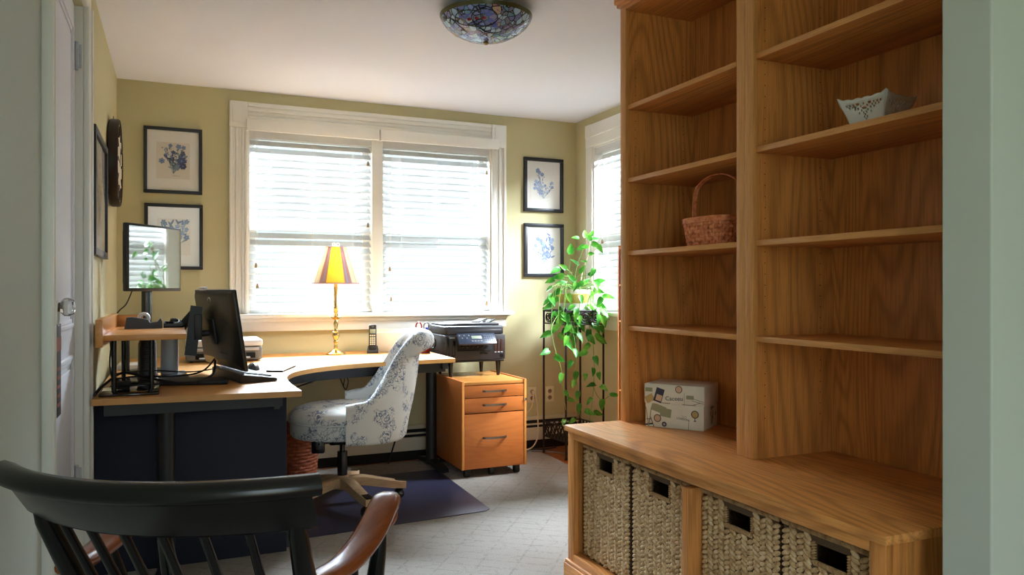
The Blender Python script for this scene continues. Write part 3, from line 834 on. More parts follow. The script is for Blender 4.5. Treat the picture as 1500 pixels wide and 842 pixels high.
path = [Vector((cx, cy+0.128, zb+0.03)), Vector((cx, cy+0.134, zb+0.10)), Vector((cx, cy+0.138, zb+0.17)), Vector((cx, cy+0.118, zb+0.232)), Vector((cx, cy+0.06, zb+0.262)), Vector((cx, cy, zb+0.270)),
        Vector((cx, cy-0.06, zb+0.262)), Vector((cx, cy-0.118, zb+0.232)), Vector((cx, cy-0.138, zb+0.17)), Vector((cx, cy-0.134, zb+0.10)), Vector((cx, cy-0.128, zb+0.03))]
b = B().sweep(path, [(-0.009, -0.002), (0.009, -0.002), (0.009, 0.002), (-0.009, 0.002)], up=Vector((0.0, 0.3, 1)), sub=5)
hb_handle = B()
pp = catmull(path, 6); rings = []
for i, p in enumerate(pp):
    d = (pp[min(i+1, len(pp)-1)]-pp[max(i-1, 0)]).normalized(); sd = Vector((1, 0, 0)); n_ = d.cross(sd).normalized()
    rings.append([p+sd*a+n_*c for a, c in ((-0.009, -0.002), (0.009, -0.002), (0.009, 0.002), (-0.009, 0.002))])
b.bm.free(); hb_handle.loft(rings)
part('handle', hb_handle, 'splint', hb, 30)

# ---- pierced porcelain bowl
bowl = thing('lattice_bowl', 'white square porcelain bowl with pierced flower cut-outs on the upper shelf', 'bowl', (1.870, 1.628, SH[1]), R(9))
b = B(); NU, NV = 26, 14; hh = 0.084
flower = {(13, 4), (12, 5), (14, 5), (13, 6), (11, 8), (12, 7), (14, 7), (15, 8), (13, 9), (11, 10), (12, 9), (14, 9), (15, 10), (13, 11),
          (9, 7), (9, 9), (8, 10), (10, 11), (7, 9), (6, 10), (5, 11), (7, 11), (17, 7), (17, 9), (18, 10), (16, 11), (19, 9), (20, 10), (21, 11), (19, 11), (4, 10), (22, 10), (9, 11), (17, 11), (3, 11), (23, 11)}
for k in range(4):
    A = Matrix.Rotation(k*PI/2, 4, 'Z'); g = {}
    for j in range(NV+1):
        f = j/NV; half = 0.047+0.018*f+0.009*f*f
        for i in range(NU+1):
            s = -1+2*i/NU; z = 0.004+hh*f
            if j >= NV-1: z += (0.0035*abs(math.sin(s*PI*2.5))-0.002)*(1 if j == NV else 0.4) + 0.010*abs(s)**4*(1 if j == NV else 0.5)
            bow = 0.003*math.sin(f*PI)
            g[i, j] = b.bm.verts.new(A @ Vector((s*half, -half+bow, z)))
    for j in range(NV):
        for i in range(NU):
            if (i, j) in flower: continue
            b.bm.faces.new((g[i, j], g[i+1, j], g[i+1, j+1], g[i, j+1]))
b.face([(-0.047, -0.047, 0.004), (0.047, -0.047, 0.004), (0.047, 0.047, 0.004), (-0.047, 0.047, 0.004)])
bmesh.ops.remove_doubles(b.bm, verts=b.bm.verts, dist=0.0004)
o = part('bowl_wall', b, 'porcelain', bowl, 35, local=True)
md = o.modifiers.new('thickness', 'SOLIDIFY'); md.thickness = 0.004; md.offset = 1
b = B(); b.box(-0.044, 0.044, -0.044, 0.044, 0.0, 0.005, 0.002); part('foot', b, 'porcelain', bowl, local=True)

# ---- media tower standing beyond the bookcase
tx, ty0, ty1, tz = 2.447, 3.70, 4.0, 1.43
t = thing('media_tower', 'narrow orange wood media tower behind the oak shelf unit', 'shelf', ((tx+2.79)/2, 3.85, FZ))
part('side_panel', B().box(tx, 2.79, ty1-0.014, ty1, FZ, tz, 0.002), 'cabZ', t); part('side_panel', B().box(tx, 2.79, ty0, ty0+0.014, FZ, tz, 0.002), 'cabZ', t)
part('back_panel', B().box(2.778, 2.79, ty0+0.014, ty1-0.014, FZ, tz-0.015), 'cabZ', t)
def tz_of(v): return at(907, v, X=tx).z
for v in (362, 416, 469, 570, 625, 690): part('shelf', B().box(tx+0.002, 2.778, ty0+0.014, ty1-0.014, tz_of(v)-0.012, tz_of(v), 0.001), 'cabEdge', t)
for va, vb in ((366, 388), (390, 413), (420, 442), (444, 466)):
    part('drawer_front', B().box(tx+0.006, tx+0.3, ty0+0.016, ty1-0.016, tz_of(vb), tz_of(va)-0.003, 0.002), 'rust', t)
for (va, vb, n, nm) in ((472, 566, 22, 'upper'), (574, 622, 11, 'lower')):
    za, zb2 = tz_of(va), tz_of(570 if nm == 'upper' else 625)+0.0005; st = (za-0.012-zb2)/n
    first = None
    for k in range(n):
        lb = 'slim disc case in the %s open bay of the media tower' % nm
        if first is None:
            bb = B().box(tx+0.012, tx+0.14, ty0+0.02, ty1-0.03, zb2, zb2+st*0.8); bb.mi = 1
            bb.box(tx+0.0115, tx+0.0125, ty0+0.02, ty1-0.03, zb2+st*0.12, zb2+st*0.3)
            first = solo('disc_case', bb, ['cd1', 'cd2'], lb, 'disc case', 'disc cases, %s bay' % nm, None)
        else:
            c = copy_tree(first, first.location+Vector((0.002*(k % 3), 0, st*k)))

# ================================================================== CORNER DESK
DT = 0.75
desk = thing('corner_desk', 'large wood-topped corner desk with a curved inner edge and black frame', 'desk', (0.5, 4.3, 0))
cur = [Vector(p) for p in ((0.482, 3.26, 0), (0.476, 3.56, 0), (0.492, 3.79, 0), (0.545, 3.98, 0), (0.640, 4.125, 0), (0.780, 4.235, 0), (1.00, 4.328, 0), (1.26, 4.380, 0), (1.555, 4.402, 0))]
cur = catmull(cur, 6)
poly = [(-0.288, 3.315)] + [(p.x, p.y) for p in cur] + [(1.575, 5.185), (-0.288, 5.185)]
b = B(); b.prism(poly, DT-0.024, DT); 
for f in b.bm.faces:
    if abs(f.normal.z) < 0.5: f.material_index = 1
part('desk_top', b, ['beech', 'beechEdge'], desk, 30)
# frame rails under the top
b = B()
inner = [Vector((p.x-0.0, p.y, 0)) for p in cur]
rail = [Vector((-0.24, 3.40, DT-0.055)), Vector((0.40, 3.37, DT-0.055))]
b.box(-0.25, 0.42, 3.37, 3.40, DT-0.075, DT-0.026)
rp = [Vector((0.40, 3.40, DT-0.058)), Vector((0.41, 3.85, DT-0.058)), Vector((0.50, 4.14, DT-0.058)), Vector((0.70, 4.35, DT-0.058)), Vector((1.05, 4.47, DT-0.058)), Vector((1.53, 4.53, DT-0.058))]
b.sweep(rp, [(-0.012, -0.032), (0.012, -0.032), (0.012, 0.032), (-0.012, 0.032)], sub=5)
b.box(-0.24, 1.54, 5.10, 5.13, DT-0.085, DT-0.026); b.box(1.50, 1.535, 4.48, 5.12, DT-0.07, DT-0.026); b.box(-0.25, -0.22, 3.38, 5.12, DT-0.07, DT-0.026)
part('frame_rail', b, 'satin', desk)
def post(x, y, r=0.034):
    b = B(); b.cyl((x, y, 0.02), (x, y, DT-0.026), r, n=20); b.cyl((x, y, DT-0.05), (x, y, DT-0.026), r+0.014, n=20)
    return b
b = post(-0.030, 3.43); b.cyl((-0.030, 3.43, 0.0), (-0.030, 3.43, 0.03), 0.045, 0.036, n=20)
part('leg', b, 'satin', desk)
b = post(1.555, 4.88, 0.036); b.sweep([Vector((1.572, 4.66, 0.016)), Vector((1.566, 4.74, 0.030)), Vector((1.558, 4.86, 0.042)), Vector((1.555, 5.06, 0.022))],
        [(-0.032, -0.014), (0.032, -0.014), (0.026, 0.012), (-0.026, 0.012)], sub=4)
b.cyl((1.572, 4.67, 0.0), (1.572, 4.67, 0.02), 0.012, n=10)
part('leg', b, 'satin', desk)
part('leg', post(-0.20, 5.02), 'satin', desk)
b = B(); b.box(-0.296, 0.455, 3.520, 3.532, 0.012, DT-0.026, 0.002); b.box(-0.20, 0.43, 3.514, 3.52, DT-0.09, DT-0.03, 0.002)
part('privacy_panel', b, 'panel', desk)

# leaning board behind the right leg
solo('wooden_board', B().box(1.604, 1.618, 5.06, 5.125, FZ, 0.70, 0.002), 'cabZ', 'narrow orange wooden board standing upright behind the black right desk leg', 'board')

# ---- shelf riser on the desk
rs = thing('shelf_riser', 'wooden raised shelf on black posts at the wall end of the desk', 'riser', (-0.1, 3.75, DT))
rz = 0.990
part('shelf_board', B().box(-0.250, 0.045, 3.36, 4.15, rz-0.022, rz, 0.002), 'beech', rs)
part('side_board', B().box(-0.276, -0.250, 3.33, 4.19, 0.945, 1.052, 0.003), 'beech', rs)
part('back_board', B().box(-0.250, -0.14, 4.15, 4.17, rz-0.022, 1.045, 0.003), 'beech', rs)
for (u, v) in ((167, 573), (222, 568), (181, 552), (187, 543)):
    p = at(u, v, Z=DT+0.012)
    part('post', B().cyl((p.x, p.y, DT+0.008), (p.x, p.y, rz-0.02), 0.0095, n=12), 'black', rs)
b = B(); b.box(-0.268, -0.055, 3.365, 3.62, DT+0.0005, DT+0.010, 0.003); part('base_plate', b, 'gloss', rs)
b = B(); b.box(-0.25, -0.05, 3.66, 4.02, DT+0.0005, DT+0.009, 0.003); part('base_plate', b, 'gloss', rs)

# tape dispenser and desk oddments on the riser
def riser_at(u, v): p = at(u, v, Z=rz); return p
tp = thing('tape_dispenser', 'black desk tape dispenser with a roll of clear tape on the raised shelf', 'tape dispenser', (-0.13, 3.80, rz), R(0))
x0, yq = -0.205, 3.90
prof = [(0, 0), (0.155, 0), (0.155, 0.030), (0.148, 0.046), (0.135, 0.030), (0.105, 0.026), (0.095, 0.040), (0.03, 0.052), (0.008, 0.050)]
b = B(); rings = [[(x0+px, yy, rz+pz) for px, pz in prof] for yy in (yq-0.03, yq+0.03)]; b.loft(rings)
part('dispenser_body', b, 'plastic', tp, None)
b = B(); b.torus((x0+0.078, yq, rz+0.046), 0.020, 0.008, 'Y', 24, 8); part('tape_roll', b, 'white', tp)
b = B(); b.box(x0+0.148, x0+0.153, yq-0.012, yq+0.012, rz+0.03, rz+0.052); part('cutter', b, 'silver', tp)
org = thing('pen_tray', 'flat black tray of small clips and pens on the raised shelf', 'tray', (0.0, 3.98, rz))
b = B(); b.box(-0.045, 0.040, 3.92, 4.12, rz, rz+0.006); b.box(-0.045, -0.041, 3.92, 4.12, rz, rz+0.022); b.box(0.036, 0.040, 3.92, 4.12, rz, rz+0.018); b.box(-0.045, 0.04, 4.116, 4.12, rz, rz+0.022); b.box(-0.045, 0.04, 3.92, 3.924, rz, rz+0.018)
part('tray_body', b, 'plastic', org)
solo('marker_pen', B().cyl((-0.03, 3.96, rz+0.022), (0.03, 4.10, rz+0.024), 0.0055, n=8), 'black', 'black pen lying across the flat tray on the raised shelf', 'pen')
solo('ballpoint_pen', B().cyl((0.0, 3.95, rz+0.018), (0.062, 4.03, rz+0.022), 0.0045, n=8), 'grey', 'grey pen poking over the edge of the raised shelf', 'pen')
solo('stapler', B().box(-0.02, 0.02, 3.98, 4.10, rz+0.006, rz+0.04, 0.012), 'black', 'small black stapler in the tray on the raised shelf', 'stapler')

# ---- screen facing the chair (left one)
def monitor_frame(name, label, c, rz_, base):
    t = thing(name, label, 'monitor', (c[0], c[1], base), rz_)
    return t
pa, pb_ = Vector((-0.204, 4.128, 0)), Vector((0.012, 4.452, 0))
ang = R(51)     # direction of the screen's width
mc = (pa+pb_)/2; w_ = (pb_-pa).length
m1 = thing('monitor', 'squarish black monitor whose glossy screen mirrors the window blinds', 'monitor', (mc.x, mc.y, DT), ang)
zb_, zt_ = 1.158-DT, 1.490-DT
# local: x along the width, -y towards the viewer of the screen
b = B(); b.box(-w_/2, w_/2, -0.010, 0.012, zb_, zt_, 0.005); b.box(-w_/2+0.015, w_/2-0.015, 0.010, 0.030, zb_+0.03, zt_-0.03, 0.010); part('housing', b, 'plastic', m1, local=True)
b = B(); b.box(-w_/2+0.016, w_/2-0.010, -0.0125, -0.009, zb_+0.016, zt_-0.012)
M['screen'] = plain('mirror_black_screen', (16, 18, 20), 0.03, spec=1.0, **{'IOR': 3.2})
part('screen', b, 'screen', m1, None, local=True)
b = B(); b.box(-0.028, 0.028, 0.030, 0.050, 0.01, zt_-0.10, 0.004); part('stand_neck', b, 'black', m1, local=True)
b = B(); b.prism([(0.10*math.cos(a*PI/12), 0.035+0.085*math.sin(a*PI/12)) for a in range(24)], 0.0005, 0.014, 0.004); part('stand_foot', b, 'black', m1, local=True)

# ---- big dark monitor seen from behind on a silver monitor arm
near, far = Vector((0.290, 3.60, 0)), Vector((0.150, 4.205, 0))
d = (far-near).normalized(); ang2 = math.atan2(d.y, d.x); w2 = (far-near).length
m2 = thing('monitor', 'wide black monitor seen from the back on a silver and black mount', 'monitor', ((near.x+far.x)/2, (near.y+far.y)/2, DT), ang2)
# local x along the width (near -> far), +y is the back (towards the wall, -X in the room)
tilt = Matrix.Translation((0, 0, 0.058)) @ Matrix.Rotation(R(-8.5), 4, 'X')
tilt = Matrix.Translation((0, 0, 0.052)) @ Matrix.Rotation(R(-8.5), 4, 'X')
H2 = 0.368
b = B(); b.box(-w2/2, w2/2, -0.014, 0.004, 0, H2, 0.005)
b.bm.transform(tilt); part('housing', b, 'plastic', m2, local=True)
b = B(); ring0 = [(-w2/2+0.006, 0.003, 0.006), (w2/2-0.006, 0.003, 0.006), (w2/2-0.006, 0.003, H2-0.006), (-w2/2+0.006, 0.003, H2-0.006)]
ring1 = [(-w2/2+0.035, 0.017, 0.03), (w2/2-0.035, 0.017, 0.03), (w2/2-0.035, 0.017, H2-0.03), (-w2/2+0.035, 0.017, H2-0.03)]
ring2 = [(-w2/2+0.10, 0.030, 0.05), (w2/2-0.10, 0.030, 0.05), (w2/2-0.10, 0.030, H2-0.11), (-w2/2+0.10, 0.030, H2-0.11)]
b.loft([ring0, ring1, ring2], False, True)
for k in range(9): b.box(-0.18+k*0.012, -0.174+k*0.012, 0.0255, 0.0312, 0.075, 0.085)
b.bm.transform(tilt); part('back_shell', b, 'plastic', m2, 25, local=True)
b = B(); b.box(-w2/2+0.012, w2/2-0.012, -0.0155, -0.013, 0.02, H2-0.012); b.bm.transform(tilt); part('screen', b, 'screen', m2, None, local=True)
b = B(); LZ = H2-0.062; b.torus((0.02, 0.0185, LZ), 0.027, 0.0025, 'Y', 32, 6)
b.text('DELL', 0.018, Matrix.Translation((0.02, 0.0188, LZ)) @ Matrix.Rotation(PI, 4, 'Z') @ XZ, 0.0006)
b.bm.transform(tilt); part('emblem', b, 'lettering', m2, None, local=True, label='round silver emblem')
b = B(); b.box(-0.06, 0.06, 0.028, 0.040, 0.115, 0.235, 0.004); b.bm.transform(tilt); part('mount_plate', b, 'satin', m2, local=True)
b = B(); b.box(0.10, 0.20, -0.006, 0.012, H2-0.002, H2+0.014, 0.004); b.bm.transform(tilt); part('top_clip', b, 'white', m2, local=True)

arm = thing('monitor_mount', 'silver column with a jointed black arm carrying the wide monitor', 'monitor mount', (-0.02, 4.0, DT))
b = B(); b.prism([(-0.058, 3.67), (0.215, 3.60), (0.225, 3.70), (0.20, 3.76), (0.06, 3.80), (0.05, 4.14), (-0.058, 4.14)], DT+0.0005, DT+0.018, 0.004); part('foot_plate', b, 'satin', arm)
cx, cy = -0.020, 4.03
b = B(); b.loft([oval(cx, cy, 0.040, 0.034, DT+0.016, 24), oval(cx, cy, 0.038, 0.032, DT+0.20, 24), oval(cx, cy, 0.036, 0.030, DT+0.225, 24)]); part('column', b, 'silver', arm)
b = B(); b.cyl((cx+0.002, cy, DT+0.195), (cx+0.055, cy-0.02, DT+0.245), 0.030, 0.026, n=16); b.cyl((cx+0.05, cy-0.02, DT+0.235), (cx+0.115, cy-0.05, DT+0.315), 0.022, 0.022, n=12)
part('lower_arm', b, 'satin', arm)
b = B(); b.ell((cx+0.03, cy-0.036, DT+0.252), (0.022, 0.014, 0.022), None, 14, 10); part('joint_cap', b, 'silver', arm)
p0 = at(279, 520, Y=3.93); p1 = at(288, 448, Y=3.93)
b = B(); b.sweep([Vector((p0.x, 3.93, p0.z)), Vector((p1.x, 3.93, p1.z))], [(-0.026, -0.022), (0.026, -0.022), (0.026, 0.022), (-0.026, 0.022)], up=Vector((0, 1, 0)))
part('upright_bar', b, 'satin', arm)
b = B(); b.cyl((p0.x+0.02, 3.93, 0.955), (0.185, 3.92, 0.965), 0.016, n=14); b.box(p0.x+0.015, p0.x+0.05, 3.90, 3.96, 0.93, 1.05, 0.004); part('tilt_head', b, 'satin', arm)

# ---- keyboard, mouse, pad, small printer
kb = thing('keyboard', 'black keyboard with grey keycaps lying in front of the wide monitor', 'keyboard', (0.300, 3.845, DT), ang2)
b = B(); kw, kd = 0.44, 0.165
ys = (-kd/2, -kd/2+0.02, kd/2-0.02, kd/2)
b.loft([[(-kw/2, -kd/2, 0.002), (kw/2, -kd/2, 0.002), (kw/2, kd/2, 0.002), (-kw/2, kd/2, 0.002)], [(-kw/2, -kd/2, 0.014), (kw/2, -kd/2, 0.014), (kw/2, kd/2, 0.038), (-kw/2, kd/2, 0.038)],
        [(-kw/2+0.006, -kd/2+0.006, 0.018), (kw/2-0.006, -kd/2+0.006, 0.018), (kw/2-0.006, kd/2-0.006, 0.043), (-kw/2+0.006, kd/2-0.006, 0.043)]])
part('keyboard_case', b, 'plastic', kb, local=True)
b = B(); rowh = 0.0205
for r in range(6):
    yk = -kd/2+0.018+r*0.0235+(0.006 if r == 5 else 0); zk = 0.0185+ (yk+kd/2)/kd*0.0245
    for c in range(21):
        xk = -kw/2+0.018+c*0.0196
        if c in (14, 17) and r in (0, 5): continue
        if c in (14, 18): continue
        x0_, x1_ = xk, xk+0.0168
        if r == 0 and c in (4, 5, 6, 7, 8):
            if c != 4: continue
            x1_ = xk+5*0.0196-0.003
        b.loft([[(x0_, yk, zk), (x1_, yk, zk), (x1_, yk+0.0195, zk+0.002), (x0_, yk+0.0195, zk+0.002)],
                [(x0_+0.002, yk+0.002, zk+0.007), (x1_-0.002, yk+0.002, zk+0.007), (x1_-0.002, yk+0.0165, zk+0.009), (x0_+0.002, yk+0.0165, zk+0.009)]])
part('keys', b, 'key', kb, None, local=True)
ms = thing('computer_mouse', 'dark grey computer mouse on the desk behind the keyboard', 'mouse', (0.375, 4.20, DT))
b = B(); b.ell((0.375, 4.20, DT+0.002), (0.032, 0.055, 0.036), None, 16, 12)
for v in b.bm.verts: v.co.z = max(v.co.z, DT+0.0008)
part('shell', b, 'plastic', ms); b = B(); b.cyl((0.375, 4.165, DT+0.030), (0.375, 4.18, DT+0.036), 0.005, n=10); part('scroll_wheel', b, 'black', ms)
b = B(); b.prism([(0.425, 4.06), (0.50, 4.02), (0.60, 4.27), (0.585, 4.30), (0.46, 4.30)], DT+0.0005, DT+0.010, 0.003)
solo('notebook', b, 'plastic', 'thin dark folder lying flat by the curved edge of the desk', 'notebook')

wp = thing('photo_printer', 'small white and grey inkjet printer behind the wide monitor', 'printer', (0.28, 4.87, DT))
PX0, PX1, PY0, PY1 = 0.06, 0.475, 4.72, 5.04
b = B(); b.box(PX0, PX1, PY0+0.015, PY1, DT+0.006, DT+0.085, 0.012); part('printer_body', b, 'grey', wp)
b = B(); b.box(PX0-0.002, PX1+0.002, PY0+0.01, PY1+0.002, DT+0.086, DT+0.125, 0.012); part('scanner_lid', b, 'white', wp)
b = B(); b.box(PX0+0.05, PX1-0.04, PY0+0.006, PY0+0.03, DT+0.018, DT+0.05, 0.004); part('paper_slot', b, 'dark', wp)
b = B(); b.box(PX0+0.07, PX1-0.07, PY0-0.02, PY0+0.03, DT+0.020, DT+0.028, 0.003); part('output_tray', b, 'white', wp)
b = B(); b.box(PX0+0.02, PX1-0.02, PY0+0.006, PY0+0.02, DT+0.062, DT+0.080, 0.003); part('front_strip', b, 'silver', wp)
for sx in (PX0+0.03, PX1-0.03):
    for sy in (PY0+0.05, PY1-0.03): part('foot', B().cyl((sx, sy, DT+0.0005), (sx, sy, DT+0.008), 0.010, n=8), 'black', wp)

# router-like white slab, black speaker column, and cables beneath the raised shelf
b = B(); b.box(-0.27, -0.13, 4.44, 4.62, DT+0.0005, DT+0.028, 0.008); solo('modem', b, 'white', 'flat white modem lying on the desk beneath the raised shelf', 'modem')
sp = thing('desktop_speaker', 'black upright speaker on the desk beneath the raised shelf', 'speaker', (-0.118, 4.09, DT))
b = B(); b.loft([oval(-0.118, 4.09, 0.050, 0.045, DT+0.0005, 24), oval(-0.118, 4.09, 0.042, 0.040, DT+0.02, 24), oval(-0.118, 4.09, 0.040, 0.038, DT+0.16, 24), oval(-0.118, 4.09, 0.034, 0.032, DT+0.175, 24)]); part('cabinet', b, 'plastic', sp)
b = B()
for k in range(12): b.torus((-0.118, 4.09, DT+0.03+k*0.010), 0.0395, 0.0012, 'Z', 24, 5)
part('grille', b, 'black', sp)
cz = DT+0.006
cabs = [([(-0.285, 3.40, cz), (-0.262, 3.60, cz+.02), (-0.20, 3.74, cz+.05), (-0.08, 3.62, cz+.03), (0.06, 3.57, cz+0.01), (0.16, 3.83, cz+.015), (0.18, 3.95, cz+.07)], 0.0055, 'thick black cable looping across the desk front of the silver column'),
        ([(-0.27, 3.95, cz), (-0.15, 3.86, cz+.02), (0.0, 3.80, cz+.02), (0.12, 3.88, cz+.03), (0.19, 4.0, cz+.09)], 0.0040, 'thin black cable running under the wide monitor to the wall'),
        ([(-0.28, 4.2, cz), (-0.12, 4.02, cz+.03), (0.06, 3.97, cz+0.02), (0.16, 4.05, cz+.02), (0.22, 4.2, cz+.02)], 0.0030, 'grey-black cable behind the silver column'),
        ([(-0.24, 3.66, cz+.015), (-0.20, 3.50, cz+.02), (-0.12, 3.44, cz+.03), (-0.09, 3.56, cz+.02), (-0.16, 3.66, cz+.012), (-0.2, 3.56, cz+.012)], 0.0045, 'coiled black cable on the glossy base of the raised shelf'),
        ([(-0.255, 3.9, DT+0.20), (-0.262, 3.86, DT+0.10), (-0.25, 3.80, DT+.03), (-0.22, 3.72, DT+.02)], 0.0030, 'black cable hanging down by the wall behind the raised shelf'),
        ([(-0.18, 4.30, 1.20), (-0.215, 4.27, 1.10), (-0.25, 4.26, 1.06), (-0.285, 4.28, 1.0), (-0.29, 4.30, 0.90), (-0.27, 4.25, cz)], 0.0030, 'black cable drooping from the left monitor to the wall')]
for pts, r, lb in cabs: solo('cable', B().tube(pts, r, 8, 8), 'rubber', lb, 'cable', None, 60)
b = B(); b.box(-0.215, -0.165, 3.50, 3.54, cz+0.006, cz+0.036, 0.006); solo('power_adapter', b, 'rubber', 'small black power adapter on the glossy base of the raised shelf', 'adapter')

# ---- brass lamp with a panelled shade
LX, LY = 0.949, 4.981
lamp = thing('table_lamp', 'brass candlestick lamp with a striped cone shade, lit, before the window', 'lamp', (LX, LY, DT))
b = B(); b.lathe([(0.0, DT+0.0005), (0.062, DT+0.0005), (0.063, DT+0.006), (0.056, DT+0.012), (0.044, DT+0.017), (0.030, DT+0.028), (0.016, DT+0.036), (0.012, DT+0.044)], LX, LY); part('base', b, 'brass', lamp, 50)
pr = [(0.012, .044), (0.014, .050), (0.011, .056), (0.012, .075), (0.018, .082), (0.012, .088), (0.014, .100), (0.021, .115), (0.022, .128), (0.016, .138), (0.020, .146), (0.012, .152), (0.010, .170), (0.016, .195), (0.013, .212), (0.010, .222), (0.024, .232), (0.034, .238), (0.033, .242), (0.012, .240), (0.010, .250)]
part('stem', B().lathe([(r, DT+z) for r, z in pr], LX, LY, 28), 'brass', lamp, 60)
b = B(); b.lathe([(0.013, DT+.240), (0.013, DT+.290), (0.015, DT+.292), (0.015, DT+.300), (0.013, DT+.302), (0.013, DT+.455), (0.016, DT+.456), (0.016, DT+.49), (0.010, DT+.495)], LX, LY, 20); part('candle_tube', b, 'brass', lamp, 50)
b = B(); zs0, zs1 = 1.205, 1.437; n = 72; face_ang = math.atan2(-math.cos(YAW)*1.0, -0.19)
seq = ['shYellow']*9+['shMauve', 'shGrey', 'shMauve', 'shMauve']+['shCream']*3+['shTan']+['shCream']*3+['shMauve', 'shMauve', 'shGrey', 'shMauve']
mats = ['shYellow', 'shMauve', 'shCream', 'shGrey', 'shTan']
for i in range(n):
    k = (i+4) % 24; b.mi = mats.index(seq[k])
    a0_, a1_ = face_ang+2*PI*i/n-PI/n, face_ang+2*PI*(i+1)/n-PI/n
    P = lambda a, r, z: (LX+r*math.cos(a), LY+r*math.sin(a), z)
    b.face([P(a0_, 0.150, zs0), P(a1_, 0.150, zs0), P(a1_, 0.066, zs1), P(a0_, 0.066, zs1)])
    b.face([P(a0_, 0.148, zs0), P(a1_, 0.148, zs0), P(a1_, 0.064, zs1), P(a0_, 0.064, zs1)])
bmesh.ops.remove_doubles(b.bm, verts=b.bm.verts, dist=0.0002)
sh = part('lamp_shade', b, mats, lamp, 20)
b = B(); b.torus((LX, LY, zs0), 0.150, 0.0035, 'Z', 48, 8); b.torus((LX, LY, zs1), 0.066, 0.003, 'Z', 36, 8); part('shade_trim', b, 'shMauve', sh)
b = B(); b.cyl((LX, LY, zs1-0.01), (LX, LY, zs1+0.008), 0.003, n=8); b.torus((LX-0.014, LY, zs1+0.018), 0.010, 0.002, 'Y', 16, 6); b.torus((LX+0.014, LY, zs1+0.018), 0.010, 0.002, 'Y', 16, 6)
for k in range(3): b.cyl((LX, LY, zs1-0.008), (LX+0.064*math.cos(k*2.1), LY+0.064*math.sin(k*2.1), zs1), 0.0015, n=6)
part('finial', b, 'silver', lamp)
bu = NT('warm_bulb'); em = bu.n('ShaderNodeEmission'); em.inputs['Color'].default_value = (1, 0.86, 0.62, 1); em.inputs['Strength'].default_value = 5; M['bulb'] = bu.done(em)
b = B(); b.ell((LX, LY, DT+0.535), (0.028, 0.028, 0.036), None, 16, 12); b.cyl((LX, LY, DT+.49), (LX, LY, DT+.51), 0.014, n=12); part('bulb', b, 'bulb', lamp)

# ---- cordless phone
ph = thing('cordless_phone', 'black cordless phone standing in its charging cradle near the lamp', 'phone', (1.19, 4.99, DT), R(-14))
b = B(); b.loft([[(-0.036, -0.034, 0.0005), (0.036, -0.034, 0.0005), (0.036, 0.036, 0.0005), (-0.036, 0.036, 0.0005)], [(-0.036, -0.034, 0.012), (0.036, -0.034, 0.012), (0.036, 0.036, 0.020), (-0.036, 0.036, 0.020)],
        [(-0.031, -0.024, 0.020), (0.031, -0.024, 0.020), (0.031, 0.032, 0.046), (-0.031, 0.032, 0.046)]]); part('cradle', b, 'plastic', ph, 30, local=True)
lean = Matrix.Translation((0, -0.004, 0.022)) @ Matrix.Rotation(R(-10), 4, 'X')
b = B(); b.box(-0.025, 0.025, -0.012, 0.012, 0, 0.165, 0.009, 3); b.bm.transform(lean); hs = part('handset', b, 'plastic', ph, local=True)
b = B(); b.box(-0.018, 0.018, -0.0130, -0.0115, 0.105, 0.135, 0.001); b.bm.transform(lean); part('display', b, 'lcd', hs, local=True)
b = B()
for r in range(4):
    for c in range(3): b.box(-0.018+c*0.0125, -0.008+c*0.0125, -0.0138, -0.0115, 0.030+r*0.0135, 0.040+r*0.0135, 0.0015)
for c in range(3): b.box(-0.018+c*0.0125, -0.008+c*0.0125, -0.0138, -0.0115, 0.087, 0.097, 0.0015)
b.bm.transform(lean); part('keypad', b, 'ivory', hs, local=True)
b = B()
for k in range(3): b.box(-0.008, 0.008, -0.0128, -0.0115, 0.146+k*0.004, 0.148+k*0.004)
b.bm.transform(lean); part('earpiece', b, 'grey', hs, local=True)

# ---- cream letter holder and the mug of scissors and pens
lt = thing('letter_holder', 'cream wooden letter holder on the desk behind the office chair', 'letter holder', (1.35, 5.07, DT))
b = B(); b.box(1.215, 1.475, 5.02, 5.03, DT+0.0005, DT+0.132, 0.003); part('front_board', b, 'cream', lt)
b = B(); b.box(1.215, 1.475, 5.12, 5.13, DT+0.0005, DT+0.150, 0.003); part('back_board', b, 'cream', lt)
b = B(); b.box(1.215, 1.225, 5.03, 5.12, DT+0.0005, DT+0.10, 0.003); b.box(1.465, 1.475, 5.03, 5.12, DT+0.0005, DT+0.10, 0.003); part('side_board', b, 'cream', lt)
part('bottom_board', B().box(1.225, 1.465, 5.03, 5.12, DT+0.0005, DT+0.008), 'cream', lt)
MX, MY = 1.502, 4.885
mug = thing('mug', 'black mug with a red foot holding scissors and pens', 'mug', (MX, MY, DT))
b = B(); b.lathe([(0.0, DT+0.001), (0.040, DT+0.001), (0.043, DT+0.006), (0.043, DT+0.112), (0.041, DT+0.114), (0.039, DT+0.112), (0.039, DT+0.012), (0.0, DT+0.012)], MX, MY); 
for f in b.bm.faces:
    if f.calc_center_median().z < DT+0.042: f.material_index = 1
part('mug_body', b, ['gloss', 'red'], mug, 40)
b = B(); b.cyl((MX, MY, DT+0.0008), (MX, MY, DT+0.042), 0.0442, n=32, cap=False); part('red_foot', b, 'red', mug)
hd = Vector((math.cos(YAW), -math.sin(YAW), 0))
b = B(); b.tube([Vector((MX, MY, 0))+hd*q+Vector((0, 0, DT+z)) for q, z in ((0.040, 0.095), (0.062, 0.097), (0.078, 0.080), (0.078, 0.048), (0.064, 0.030), (0.040, 0.030))], 0.006, 8, 5); part('handle', b, 'gloss', mug)
